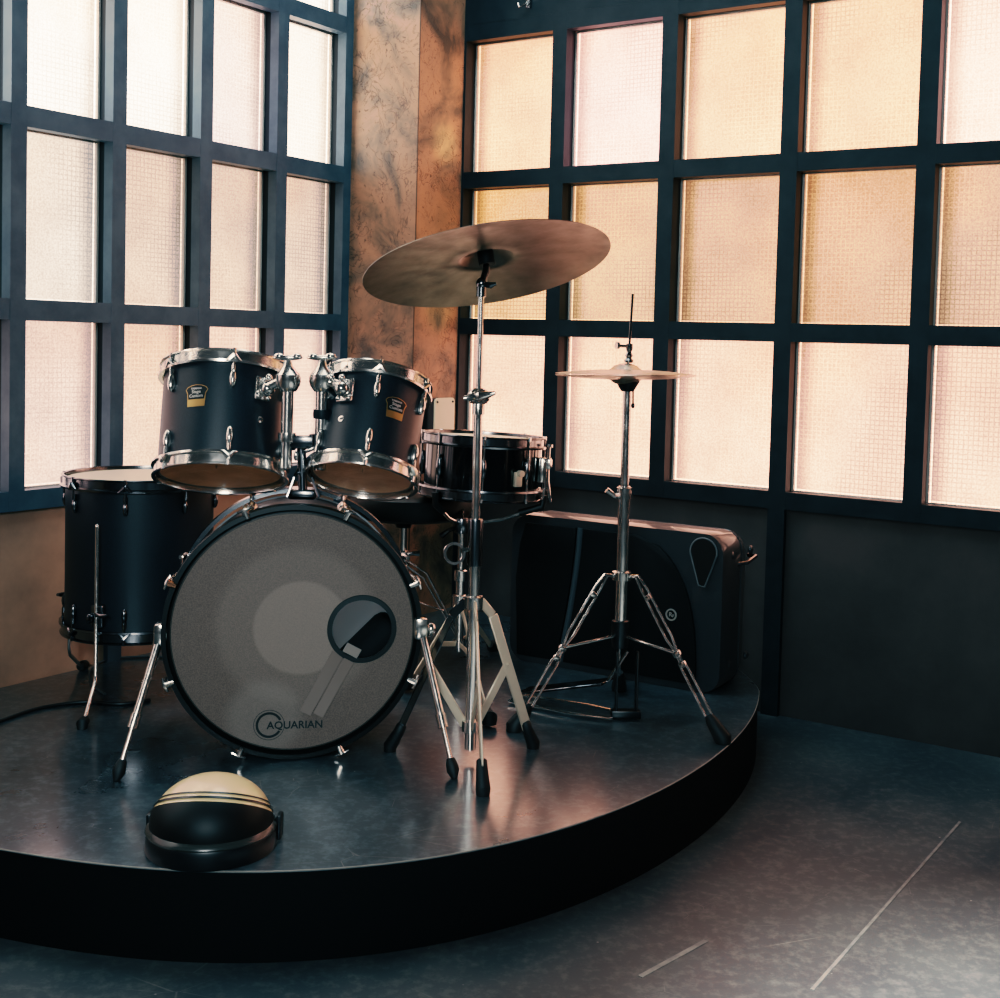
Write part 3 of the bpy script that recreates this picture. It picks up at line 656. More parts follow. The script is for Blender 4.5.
def ft_leg(ph, ztop, foot, zb=0.235, side=0):
    R = Mf @ RotZ(ph); o = fr + .02
    up = R @ V((o, 0, ztop - .318)); kn = R @ V((o, 0, zb - .318)); kn2 = kn + V((0, 0, -.012)) + (foot - kn) * .06
    end = foot + (kn2 - foot).normalized() * .03
    bm = new(); tube(bm, [up, kn, kn2, end], .0052, 10); ball(bm, Matrix.Translation(up), .0055, .0055, .007, 10)
    l = obj('leg', bm, CHROME, ft)
    bm = new(); tube(bm, [end + V((0, 0, .008)), end, foot + V((0, 0, .012)), foot], [.009, .0125, .0135, .011], 12); obj('rubber_foot', bm, RUBBER, l)
    bm = new(); c = R @ V((fr + .010, 0, .06)); box(bm, frame(c, R.to_3x3() @ V((1, 0, 0)), V((0, 0, 1))), .06, .034, .022, .007)
    cc = R @ V((o + .010, 0, .065)); tube(bm, [R @ V((o, 0, .065)), R @ V((o + .012, .02, .065)), R @ V((o + .012, .036, .068))], [.007, .006, .004], 10); ball(bm, R @ T(o + .004, -.016, .055), .010, .008, .013, 10)
    obj('leg_bracket', bm, DARKCHROME, l)
pf = onz(82, 729, ZS); 
# angle of the front rod as seen at x=100
q = at(100, 600, DFT - .17); lq = Mf.inverted() @ q
ft_leg(math.atan2(lq.y, lq.x), 0.60, pf)
pb_ = onz(84, 669, ZS); ft_leg(math.radians(165), 0.50, V((Mf @ V((-fr - .04, .07, 0))).xy.to_3d() + V((0, 0, ZS))) if False else V((pb_.x, pb_.y, ZS)))
c3 = Mf @ V(((fr + .02) * math.cos(.35), (fr + .02) * math.sin(.35), 0)); ft_leg(.35, 0.55, V((c3.x + .03, c3.y + .01, ZS)))

# ------------------------------------------------------------------ snare drum on its stand
DS = 3.55
sr = 0.160; sh = 0.152
sax = V((0.035, 0.025, 1)).normalized(); stop = at(484, 438, DS); sbase = stop - sax * sh
Ms = frame(sbase, sax)
sn = thing('snare_drum', sbase, 'shallow gloss black snare drum on its stand behind the cymbal stand', 'drum')
bm = new(); ring(bm, [(sr, .004), (sr, sh - .004), (sr - .006, sh - .002), (sr - .006, .002)], Ms, 80); obj('shell', bm, SNARESHELL, sn)
obj('batter_head', head(sr, sh, 1, Ms), HEADW, sn); obj('resonant_head', head(sr, 0, -1, Ms), RESO, sn)
obj('hoop', flange_hoop(sr, sh, 1, Ms), DARKCHROME, sn); obj('hoop', flange_hoop(sr, 0, -1, Ms), DARKCHROME, sn)
for k in range(8):
    ph = -PI / 2 + k * PI / 4 + .02
    R = Ms @ RotZ(ph)
    bm = new(); ball(bm, R @ T(sr + .005, 0, sh * .5), .010, .009, .034, 12); lg = obj('lug', bm, DARKCHROME, sn)
    bm = new(); tube(bm, [R @ V((sr + .0095, 0, -.012)), R @ V((sr + .0095, 0, sh + .012))], .0028, 8)
    for zz in (-.012, sh + .004): tube(bm, [R @ V((sr + .0095, 0, zz)), R @ V((sr + .0095, 0, zz + .010))], .0046, 6)
    obj('tension_rod', bm, CHROME, lg)
R = Ms @ RotZ(-0.28)
bm = new(); box(bm, R @ T(sr + .010, 0, sh * .5), .018, .03, .07, .005); box(bm, R @ T(sr + .026, 0, sh * .62), .02, .022, .03, .004); th = obj('strainer', bm, CHROME, sn)
bm = new(); tube(bm, [R @ V((sr + .022, .012, sh * .66)), R @ V((sr + .024, .012, sh * .3)), R @ V((sr + .036, .012, -.012))], [.005, .006, .005], 8); tube(bm, [R @ V((sr + .022, -.012, sh * .66)), R @ V((sr + .024, -.012, sh * .2)), R @ V((sr + .018, -.012, -.004))], .004, 8); obj('lever', bm, CHROME, th)
bm = new(); tube(bm, [R @ V((sr + .026, 0, sh * .7)), R @ V((sr + .026, 0, sh * .92))], .005, 8); lathe(bm, [(0, 0), (.011, 0), (.011, .008), (0, .008)], R @ T(sr + .026, 0, sh * .92), 12); obj('knob', bm, CHROME, th)
R = Ms @ RotZ(-0.95)
bm = new(); box(bm, R @ T(sr + .006, 0, sh * .35), .012, .024, .04, .003); lathe(bm, [(0, 0), (.009, 0), (.009, .014), (0, .014)], R @ T(sr + .010, 0, sh * .46) @ RotY(PI / 2), 12); obj('butt_plate', bm, STEEL, sn)

sp = V((at(459, 640, DS).x, at(459, 640, DS).y, 0)); 
ss = thing('snare_stand', V((sp.x, sp.y, ZS)), 'chrome basket stand holding the snare drum, behind the cymbal stand', 'drum stand')
bm = new(); tube(bm, [V((sp.x, sp.y, ZS + .07)), V((sp.x, sp.y, .44))], .0125, 14); tube(bm, [V((sp.x, sp.y, .40)), V((sp.x, sp.y, .565))], .009, 12); lathe(bm, [(.0125, 0), (.018, .002), (.018, .03), (.0125, .032)], T(sp.x, sp.y, .415), 18); pole = obj('pole', bm, CHROME, ss)
bm = new(); lathe(bm, [(0, -.02), (.02, -.02), (.024, 0), (.02, .02), (0, .02)], T(sp.x, sp.y, .57), 18); tube(bm, [V((sp.x, sp.y, .57)), V((sp.x - .035, sp.y - .03, .56)), V((sp.x - .055, sp.y - .04, .545))], [.008, .006, .009], 8); obj('tilter', bm, DARKCHROME, pole)
sctr = Ms @ V((0, 0, -.03))
for k in range(3):
    a = -PI / 2 - .75 + k * 2 * PI / 3
    e = Ms @ V(((sr + .014) * math.cos(a), (sr + .014) * math.sin(a), -.022)); u = Ms @ V(((sr + .018) * math.cos(a), (sr + .018) * math.sin(a), .006))
    bm = new(); s0 = V((sp.x, sp.y, .572)); tube(bm, [s0, s0.lerp(e, .5) + V((0, 0, -.012)), e + V((0, 0, -.004)), u], .005, 8); ar = obj('basket_arm', bm, CHROME, ss)
    bm = new(); tube(bm, [s0.lerp(e, .72) + V((0, 0, -.006)), e + V((0, 0, -.004)), u], .0095, 10); obj('rubber_sleeve', bm, RUBBER, ar)
fs = onz(489, 727, ZS)
# the stand's three flat legs
for k, ft2 in enumerate((fs + V((0, 0, .008)), V((sp.x - .13, sp.y - .17, ZS + .008)), V((sp.x + .1, sp.y + .27, ZS + .008)))):
    hub = V((sp.x, sp.y, .36)); d = (ft2 - hub); e = hub + d * .93
    bm = new(); strap(bm, hub + d * .03, e, V((0, 0, 1)), .018, .005); lg = obj('leg', bm, STEEL, ss)
    bm = new(); tube(bm, [e - d.normalized() * .02, e, ft2 + V((0, 0, .014)), ft2], [.011, .015, .02, .018], 12); obj('rubber_foot', bm, RUBBER, lg)
    bm = new(); strap(bm, V((sp.x, sp.y, ZS + .09)), hub + d * .5, V((0, 0, 1)), .014, .004); obj('brace', bm, STEEL, lg)
bm = new(); lathe(bm, [(.0125, -.018), (.021, -.016), (.021, .016), (.0125, .018)], T(sp.x, sp.y, .36), 18); lathe(bm, [(.0125, -.012), (.018, -.012), (.018, .012), (.0125, .012)], T(sp.x, sp.y, ZS + .09), 18); obj('collar', bm, CHROME, ss)

# ------------------------------------------------------------------ straight cymbal stand
cb = onz(470, 760, ZS); cx_, cy_ = 0.322, -1.79
cs = thing('cymbal_stand', V((cx_, cy_, ZS)), 'tall chrome straight cymbal stand at the front with flat braced legs', 'drum stand')
DC = depth(V((cx_, cy_, .6)))
def cz(y): return at(470, y, DC).z
zb, zh = cz(752), cz(602)
bm = new(); tube(bm, [V((cx_, cy_, zb)), V((cx_, cy_, cz(520)))], .0125, 16); lt = obj('lower_tube', bm, CHROME, cs)
bm = new(); lathe(bm, [(.0125, 0), (.0175, .002), (.0175, cz(521) - cz(566)), (.0165, cz(521) - cz(566) + .006), (.010, cz(521) - cz(566) + .007)], T(cx_, cy_, cz(566)), 20); obj('height_clamp', bm, DARKCHROME, lt)
bm = new(); c = V((cx_, cy_, cz(548))); tube(bm, [c, c + V((-.03, -.012, -.004))], .006, 8); ring(bm, [(.019, -.003), (.025, -.003), (.025, .003), (.019, .003)], frame(c + V((-.045, -.016, -.01)), V((.3, -.9, .2))), 20); obj('wing_bolt', bm, CHROME, lt)
bm = new(); tube(bm, [V((cx_, cy_, cz(530))), V((cx_, cy_, cz(398)))], .0095, 14); mt = obj('middle_tube', bm, CHROME, cs)
bm = new(); lathe(bm, [(.0095, -.022), (.014, -.021), (.014, .004), (.012, .010), (.0065, .012)], T(cx_, cy_, cz(404)), 18)
c = V((cx_, cy_, cz(396))); ball(bm, Matrix.Translation(c), .026, .024, .020, 14); obj('height_clamp', bm, CHROME, mt)
bm = new(); tube(bm, [c + V((-.034, -.02, -.004)), c + V((-.014, -.014, 0)), c + V((0, -.017, .001)), c + V((.016, -.014, .004)), c + V((.036, -.02, .010))], [.004, .009, .014, .009, .004], 10); obj('wing_bolt', bm, CHROME, mt)
bm = new(); ztl = cz(290); tube(bm, [V((cx_, cy_, cz(404))), V((cx_, cy_, ztl))], .0064, 12); ut = obj('upper_rod', bm, CHROME, cs)
CN = V((-0.182, 0.262, 0.962)).normalized()
cymc = at(487.5, 266.5, DC)
tl_ = V((cx_, cy_, cz(284)))
bell = cymc + CN * .014
bm = new(); lathe(bm, [(.0064, -.016), (.011, -.015), (.011, .006), (.006, .010)], T(cx_, cy_, ztl), 16); ball(bm, Matrix.Translation(tl_), .012, .014, .014, 12)
tube(bm, [tl_, tl_.lerp(bell, .5) + V((0.004, 0, 0)), bell], [.007, .008, .006], 10); tube(bm, [tl_ + V((.006, -.008, -.002)), tl_ + V((.02, -.014, -.004)), tl_ + V((.032, -.014, .001))], [.005, .007, .003], 8); obj('tilter', bm, DARKCHROME, ut)
# legs of flat strap, each with its brace down to the lower collar
feet = [onz(483, 795, ZS), onz(533, 748, ZS), onz(390, 751, ZS)]
zc = cz(728)
hub = V((cx_, cy_, zh)); 
bm = new(); lathe(bm, [(.0125, -.016), (.021, -.014), (.021, .012), (.0125, .014)], Matrix.Translation(hub), 18); lathe(bm, [(.0125, -.012), (.020, -.012), (.020, .012), (.0125, .012)], T(cx_, cy_, zc), 18); obj('collar', bm, CHROME, cs)
for k, fp in enumerate(feet):
    out = (fp - V((cx_, cy_, ZS))).normalized()
    h0 = hub + out * .018; sh_ = hub + out * .05 + V((0, 0, -.035)); e = sh_.lerp(fp, .86)
    wd = V((-out.y, out.x, 0))
    bm = new(); strap(bm, h0, sh_, V((0, 0, 1)), .020, .006); strap(bm, sh_, e, V((0, 0, 1)), .024 if k < 2 else .015, .006); lg = obj('leg', bm, STEEL if k < 2 else DARKCHROME, cs)
    bm = new(); d = (fp - e).normalized(); tube(bm, [e - d * .022, e - d * .018, e, fp + V((0, 0, .012)), fp], [.008, .0115, .0125, .0155, .014], 12); obj('rubber_foot', bm, RUBBER, lg)
    md = sh_.lerp(e, .42); bm = new(); c0 = V((cx_, cy_, zc)) + out * .014; strap(bm, c0, md, V((0, 0, 1)), .020, .005); ball(bm, Matrix.Translation(md), .006, .006, .006, 8); obj('brace', bm, STEEL, lg)

# ride cymbal
Mc = frame(cymc, CN)
ride = thing('ride_cymbal', cymc, 'large dark bronze cymbal tilted high on the straight stand', 'cymbal')
def cym_prof(r, bell_r, bell_h, bow, th=.0014):
    up = [(.006, bow + bell_h), (bell_r * .35, bow + bell_h * .93), (bell_r * .7, bow + bell_h * .62), (bell_r * .93, bow + bell_h * .12), (bell_r * 1.06, bow - .0005)]
    n = 10
    for k in range(1, n + 1):
        f = k / n; up.append((bell_r * 1.06 + (r - bell_r * 1.06) * f, bow * (1 - f ** 1.7)))
    lo = [(a, z - th) for a, z in up][::-1]
    return up + lo
bm = new(); ring(bm, cym_prof(.276, .062, .024, .018), Mc, 128); obj('plate', bm, BRASS, ride)
bm = new(); lathe(bm, [(.004, .030), (.017, .030), (.017, .041), (.004, .041)], Mc, 20, closed=True); lathe(bm, [(.004, .000), (.018, .000), (.018, .030), (.004, .036)], Mc @ T(0, 0, .004), 20, closed=True); obj('felt_washer', bm, RUBBER, ride)
bm = new(); tube(bm, [Mc @ V((0, 0, .03)), Mc @ V((0, 0, .062))], .0035, 8); ball(bm, Mc @ T(0, 0, .055), .018, .005, .008, 12); obj('wing_nut', bm, CHROME, ride)

# ------------------------------------------------------------------ hi-hat
hb = onz(617.5, 719, ZS); hx, hy = hb.x, hb.y
DHH = depth(V((hx, hy, .6)))
def hz(y): return at(620, y, DHH).z
hs = thing('hi_hat_stand', V((hx, hy, ZS)), 'chrome hi-hat stand with double braced legs and pedal before the black speaker', 'drum stand')
bm = new(); tube(bm, [V((hx, hy, hz(625))), V((hx, hy, hz(486)))], .0145, 16); lo = obj('lower_tube', bm, CHROME, hs)
bm = new(); lathe(bm, [(.0125, -.015), (.019, -.014), (.019, .014), (.0125, .016)], T(hx, hy, hz(493)), 18); tube(bm, [V((hx, hy, hz(494))), V((hx - .025, hy - .02, hz(495))), V((hx - .046, hy - .022, hz(489)))], [.006, .006, .0075], 8); obj('height_clamp', bm, CHROME, lo)
bm = new(); tube(bm, [V((hx, hy, hz(490))), V((hx, hy, hz(386)))], .0108, 14); obj('upper_tube', bm, CHROME, hs)
zcym = hz(373)
bm = new(); tube(bm, [V((hx, hy, hz(390))), V((hx, hy, zcym + .02)), V((hx + .006, hy, hz(294)))], .0032, 8); obj('pull_rod', bm, DARKCHROME, hs)
bm = new(); lathe(bm, [(.004, -.030), (.016, -.030), (.022, -.020), (.030, -.006), (.030, .000), (.004, .002)], T(hx, hy, zcym - .014), 20, closed=True); tube(bm, [V((hx + .012, hy - .014, zcym - .03)), V((hx + .013, hy - .016, zcym - .075))], .0025, 8); ball(bm, T(hx + .013, hy - .016, zcym - .078), .005, .005, .007, 10); obj('seat_cup', bm, RUBBER, hs)
# collars of the leg frame
zhub, zspr = hz(576), hz(628)
bm = new(); lathe(bm, [(.0145, -.012), (.024, -.010), (.024, .010), (.0145, .012)], T(hx, hy, zhub), 18); obj('leg_hub', bm, CHROME, hs)
bm = new(); lathe(bm, [(0, -.05), (.020, -.05), (.022, -.02), (.022, .016), (.0145, .018)], T(hx, hy, zspr), 18); obj('spring_housing', bm, BLACK, hs)
hfeet = [onz(514, 731, ZS), onz(723, 743, ZS), V((hx + .03, hy + .26, ZS))]
for fp in hfeet:
    out = (fp - V((hx, hy, ZS))).normalized(); wd = V((-out.y, out.x, 0))
    p0 = V((hx, hy, zhub)) + out * .022; p1 = p0 + out * .022 + V((0, 0, .004)); p2 = p1 + out * .022 + V((0, 0, -.03)); e = p2.lerp(fp, .86); mid = p2.lerp(e, .46)
    n_ = (e - p2).normalized().cross(wd).normalized()
    bm = new()
    for s in (-1, 1):
        o_ = n_ * .009 * s
        tube(bm, [p0 + n_ * .004 * s, p1 + n_ * .004 * s, p2 + o_ * .9, p2.lerp(mid, .82) + o_, mid + n_ * .0035 * s, mid.lerp(e, .15) + n_ * .0035 * s, mid.lerp(e, .28) + o_, mid.lerp(e, .92) + o_, e + n_ * .003 * s], .0036, 8)
    for q in (p2.lerp(e, .06), mid.lerp(e, .07), mid.lerp(e, .22)): box(bm, frame(q, (e - p2), wd), .012, .02, .014, .003)
    lg = obj('leg', bm, CHROME, hs)
    bm = new(); d = (fp - e).normalized(); tube(bm, [e - d * .015, e, fp + V((0, 0, .01)), fp], [.010, .015, .021, .019], 12); obj('rubber_foot', bm, RUBBER, lg)
    bm = new(); c0 = V((hx, hy, zspr - .022)) + out * .02; strap(bm, c0, mid.lerp(e, .06), wd, .010, .006); obj('brace', bm, CHROME, lg)
# pedal: two black frame rods, heel plate and foot board pointing back to the drummer
Fp = V((-0.86, 0.5, 0)).normalized()
bm = new(); Wp = V((-Fp.y, Fp.x, 0))
for s in (-1, 1): strap(bm, V((hx, hy, ZS + .012)) + V((.02 + .025 * s, 0.0, 0)), V((hx, hy, zspr - .06)) + V((.02 + .025 * s, 0.0, 0)), V((0, 1, 0)), .024, .006)
box(bm, T(hx + .02, hy, ZS + .014), .075, .03, .02, .004); obj('pedal_frame', bm, BLACK, hs)
bm = new(); a = V((hx, hy, ZS + .09)) + Fp * .03; b = V((hx, hy, ZS + .03)) + Fp * .27
strap(bm, a, b, Wp, .075, .006); fb = obj('foot_board', bm, DARKCHROME, hs)
bm = new(); tube(bm, [a, V((hx + .02, hy, zspr - .06))], .004, 8); obj('pull_chain', bm, CHROME, fb)
bm = new(); b2 = V((hx, hy, ZS + .008)) + Fp * .29
tube(bm, [V((hx, hy, ZS + .008)) + Wp * -.03, V((hx, hy, ZS + .008)) + Fp * .1 + Wp * -.045, b2 + Wp * -.035, b2 + Wp * .035, V((hx, hy, ZS + .008)) + Fp * .1 + Wp * .045, V((hx, hy, ZS + .008)) + Wp * .03], .0042, 8); obj('base_wire', bm, CHROME, hs)

hn = V((0.02, 0.01, 1)).normalized()
tc_ = V((hx - .006, hy, zcym)); Mh = frame(tc_ + V((0, 0, -.0012)), V((-0.010, 0.015, 1)))
ht = thing('hi_hat_cymbal', tc_, 'upper pale bronze hi-hat cymbal, bell upward', 'cymbal', 'hi-hat cymbals')
bm = new(); ring(bm, cym_prof(.172, .040, .016, .010, .0013), Mh, 96); obj('plate', bm, HATS, ht)
bm = new(); Mr = frame(V((hx + .001, hy, zcym + .026)), V((.02, 0, 1))); lathe(bm, [(.003, 0), (.010, 0), (.012, .006), (.007, .012), (.010, .018), (.006, .026), (.009, .034), (.009, .046), (.003, .048)], Mr, 16, closed=True); cl_ = obj('clutch', bm, DARKCHROME, ht)
bm = new(); q = Mr @ V((0, 0, .040)); tube(bm, [q, q + V((-.022, -.012, .001)), q + V((-.030, -.014, .002))], [.004, .004, .004], 8); lathe(bm, [(0, 0), (.009, 0), (.009, .007), (0, .007)], frame(q + V((-.028, -.014, .002)), V((-1, -.4, 0))), 12); obj('clutch_screw', bm, CHROME, cl_)
Mh2 = frame(tc_ + V((0, 0, -.0065)), V((0.012, -0.03, -1)))
hbm = thing('hi_hat_cymbal', tc_ + V((0, 0, -.008)), 'lower pale bronze hi-hat cymbal, upside down just under the upper one', 'cymbal', 'hi-hat cymbals')
bm = new(); ring(bm, cym_prof(.172, .040, .014, .009, .0013), Mh2, 96); obj('plate', bm, HATS, hbm)

# ------------------------------------------------------------------ drum throne behind the kit
td = 3.72
tpos = at(404, 500, td); tx, ty = tpos.x, tpos.y
thr = thing('drum_throne', V((tx, ty, ZS)), 'round black padded drum throne on chrome tripod behind the bass drum', 'stool')
zt = at(404, 491, td).z
bm = new(); lathe(bm, [(0, -.075), (.15, -.075), (.172, -.066), (.178, -.04), (.172, -.012), (.150, 0), (0, .002)], T(tx + .02, ty, zt), 40); obj('seat', bm, VINYL, thr)
bm = new(); lathe(bm, [(0, 0), (.03, 0), (.022, -.03), (0, -.03)], T(tx, ty, zt - .075), 16); obj('seat_bracket', bm, BLACK, thr)
zk = at(404, 556, td).z
bm = new(); tube(bm, [V((tx, ty, zt - .08)), V((tx, ty, zk - .13))], .011, 12); obj('post', bm, CHROME, thr)
bm = new(); lathe(bm, [(.011, -.015), (.02, -.013), (.02, .013), (.011, .015)], T(tx, ty, zk), 16); tube(bm, [V((tx, ty, zk)), V((tx + .03, ty - .02, zk + .01)), V((tx + .05, ty - .02, zk + .01))], [.007, .006, .008], 8); obj('clamp', bm, CHROME, thr)
for k in range(3):
    a = -.62 + k * 2 * PI / 3; o = V((math.cos(a), math.sin(a), 0)); wd = V((-o.y, o.x, 0))
    p0 = V((tx, ty, zk - .02)) + o * .015; p1 = V((tx, ty, zk - .05)) + o * .085; fp = V((tx, ty, ZS + .009)) + o * .27; e = p1.lerp(fp, .9)
    bm = new()
    for s in (-1, 1): tube(bm, [p0 + wd * .004 * s + V((0, 0, .006 * s)), p1 + V((0, 0, .007 * s)) + o * .006 * s, e + o * .004 * s], .0036, 8)
    lg = obj('leg', bm, CHROME, thr)
    bm = new(); tube(bm, [e, e.lerp(fp, .5), fp], [.010, .015, .016], 10); obj('rubber_foot', bm, RUBBER, lg)
    bm = new(); strap(bm, V((tx, ty, zk - .12)) + o * .012, p1.lerp(e, .42), wd, .009, .004); obj('brace', bm, CHROME, lg)

# ------------------------------------------------------------------ kick pedal
kb = BC - BF * (BL + .012)
kx = V((BF.y, -BF.x, 0)) * -1
kp = thing('kick_pedal', V((kb.x, kb.y, ZS)), 'chrome kick pedal clamped to the back hoop of the bass drum', 'pedal')
BK = -BF; K0 = V((kb.x, kb.y, ZS))
bm = new(); strap(bm, K0 + BK * .05 + V((0, 0, .006)), K0 + BK * .33 + V((0, 0, .006)), kx, .09, .01); obj('base_plate', bm, BLACK, kp)
for s in (-1, 1):
    bm = new(); strap(bm, K0 + BK * .055 + kx * .045 * s + V((0, 0, .01)), K0 + BK * .055 + kx * .045 * s + V((0, 0, .215)), BK, .022, .008); obj('side_post', bm, CHROME, kp)
bm = new(); tube(bm, [K0 + BK * .055 + kx * -.075 + V((0, 0, .205)), K0 + BK * .055 + kx * .09 + V((0, 0, .205))], .007, 10); obj('axle', bm, CHROME, kp)
bm = new(); strap(bm, K0 + BK * .075 + V((0, 0, .10)), K0 + BK * .32 + V((0, 0, .028)), kx, .08, .008); obj('foot_board', bm, DARKCHROME, kp)
bm = new(); tube(bm, [K0 + BK * .055 + V((0, 0, .205)), K0 + BK * .07 + V((0, 0, .30))], .0035, 8); ball(bm, Matrix.Translation(K0 + BK * .055 + V((0, 0, .31))), .022, .022, .028, 14); obj('beater', bm, STEEL, kp)

# ------------------------------------------------------------------ loudspeaker lying on its side along the right wall
SH_ = 0.43; ztp = ZS + SH_
pl = onz(513, 513, ztp); pr = onz(724, 536, ztp)
dS = (pr - pl); SL = dS.length; dS = dS.normalized(); nS = V((dS.y, -dS.x, 0)).normalized()      # nS points into the room
if nS.dot(CAM - pl) < 0: nS = -nS
spk = thing('loudspeaker', V(((pl + pr) / 2 - nS * .14).xy.to_3d() + V((0, 0, ZS))), 'big black plastic loudspeaker lying on its side by the right wall', 'speaker')
O = V((pl.x, pl.y, ZS))
MSP = Matrix.Identity(4)
for i in range(3): MSP[i][0] = dS[i]; MSP[i][1] = (0, 0, 1)[i]; MSP[i][2] = nS[i]; MSP[i][3] = O[i]
def rrect(x0, x1, y0, y1, r, n=6):
    pts = []
    for cx, cy, a in ((x1 - r, y0 + r, -PI / 2), (x1 - r, y1 - r, 0), (x0 + r, y1 - r, PI / 2), (x0 + r, y0 + r, PI)):
        pts += [(cx + r * math.cos(a + PI / 2 * k / n), cy + r * math.sin(a + PI / 2 * k / n)) for k in range(n + 1)]
    return pts
# cabinet: rounded front tapering towards the back
bm = new(); secs = [(0.0, 0.0), (-.02, -.004), (-.12, 0.0), (-.125, .003), (-.13, 0.0), (-.20, .012), (-.235, .03)]
loops = []
for zz, ins in secs: loops.append([bm.verts.new(MSP @ V((x, y, zz))) for x, y in rrect(ins, SL - ins * 1.6, max(0, 0), SH_ - ins, .055 if zz > -.2 else .06)])
nn = len(loops[0])
for a, b in zip(loops, loops[1:]):
    for k in range(nn): bm.faces.new((a[k], a[(k + 1) % nn], b[(k + 1) % nn], b[k]))
bm.faces.new(loops[0]); bm.faces.new(loops[-1][::-1]); bmesh.ops.recalc_face_normals(bm, faces=bm.faces[:])
obj('cabinet', bm, SPKR, spk)
# woofer grille (left), ridge, horn grille (right)
def sweep(x0, x1, bulge, n=14): return [(x0 + (x1 - x0) * k / n - bulge * math.sin(PI * k / n), k / n) for k in range(n + 1)]
H0, H1 = .02, SH_ - .022
lft = [(.012 + .10 * (1 - math.sin(PI / 2 * min(1, .25 + k / 14))) ** 1.0, H0 + (H1 - H0) * k / 14) for k in range(15)]
mid_ = [(SL * .345 - .055 * (1 - (k / 14)) ** 1.5 + .0, H0 + (H1 - H0) * k / 14) for k in range(15)]
bm = new(); prism(bm, [(.03 - .0 * y, y) for x, y in [(0, H0)]] + [(x - .012, y) for x, y in mid_] + [(.05, H1), (.032, H1 * .85), (.022, H1 * .6)], .010, MSP, .003); obj('woofer_grille', bm, GRILLE, spk)
bm = new(); tube(bm, [MSP @ V((x, y, .004)) for x, y in mid_], .009, 8); obj('ridge', bm, mat('grey_ridge', rgb(64, 70, 74), .45), spk)
arcR = [(SL * .72 + .14 * math.sin(PI / 2 * (1 - (k / 16)) ) ** .9, H0 + (H1 - H0) * (k / 16)) for k in range(17)]
arcR = [(SL * .60 + (SL * .30) * math.sqrt(max(0, 1 - (k / 16) ** 2.6)), H0 + (H1 - H0) * k / 16) for k in range(17)]
bm = new(); prism(bm, [(x + .012, y) for x, y in mid_][::-1] + arcR, .010, MSP, .003); obj('horn_grille', bm, GRILLE, spk)
# teardrop carrying handle recess with rim
hcx, hcy = SL * .935, SH_ - .075
tear = []
for k in range(24):
    a = PI * 1.16 * (k / 23) - PI * .08; tear.append((.036 * math.cos(a), .036 * math.sin(a)))
tear.append((-.010, -.088)); tear.append((0.006, -.090))
hc2 = MSP.inverted() @ onplane(704, 552, pl, nS)
bm = new(); prism(bm, tear, .004, MSP @ T(hc2.x, hc2.y, .0002)); hd = obj('handle_recess', bm, INK, spk)
bm = new(); tube(bm, [MSP @ V((hc2.x + x * 1.08, hc2.y + y * 1.04, .003)) for x, y in tear], .0024, 8, closed=True); obj('handle_rim', bm, mat('pale_plastic_rim', rgb(96, 100, 102), .5), hd)  # rim coloured paler than the cabinet plastic
lg_ = MSP.inverted() @ onplane(673, 614, pl, nS)
bm = new(); ring(bm, [(.0125, 0), (.0165, 0), (.0165, .003), (.0125, .003)], MSP @ T(lg_.x, lg_.y, .0105), 28); lgo = obj('round_badge', bm, SILVER, spk, label='small round maker badge')
bm = text_bm('R', .017, .0008); obj('lettering', bm, SILVER, lgo, MSP @ T(lg_.x - .002, lg_.y, .0115), smooth=False)
bm = text_bm('F', .012, .0008); obj('lettering', bm, SILVER, lgo, MSP @ T(lg_.x + .006, lg_.y - .003, .0115), smooth=False)
# end handle, feet studs on the right end
bm = new(); tube(bm, [MSP @ V((SL - .005, SH_ - .075, -.235 + .05)), MSP @ V((SL + .02, SH_ - .075, -.18)), MSP @ V((SL + .02, SH_ - .085, -.12)), MSP @ V((SL - .004, SH_ - .09, -.10))], .006, 8); obj('end_handle', bm, DARKCHROME, spk)
for (yy, zz) in ((SH_ - .06, -.055), (.075, -.055), (.075, -.18), (SH_ - .06, -.19)):
    bm = new(); ball(bm, MSP @ T(SL + .001, yy, zz), .007, .012, .012, 12); obj('foot_stud', bm, SPKR, spk)

# ------------------------------------------------------------------ round bulkhead lamp on the stage front
dl_ = (onz(146, 851, ZS) + onz(283, 849, ZS)) / 2; dr_ = (onz(283, 849, ZS) - onz(146, 851, ZS)).length / 2 * .965
dcx, dcy = dl_.x - .010, dl_.y + .018
lamp = thing('bulkhead_lamp', V((dcx, dcy, ZS)), 'round black half-hooded bulkhead lamp with cream glass dome on the stage front', 'lamp')
Md = T(dcx, dcy, ZS)
bm = new(); lathe(bm, [(0, 0), (dr_ * .985, 0), (dr_, .004), (dr_ * .985, .03), (dr_ * .97, .034), (0, .034)], Md, 64); obj('base', bm, BLACK, lamp)
bm = new(); ring(bm, [(dr_ * .95, .034), (dr_ * .985, .034), (dr_ * 1.0, .037), (dr_ * .985, .041), (dr_ * .94, .046)], Md, 64); obj('clamp_ring', bm, mat('grey_ring', rgb(52, 52, 50), 0.25), lamp)
for s in (-1, 1):
    bm = new(); box(bm, Md @ T(s * dr_ * 1.01, .03, .028), .010, .03, .046, .004); obj('clip', bm, BLACK, lamp)
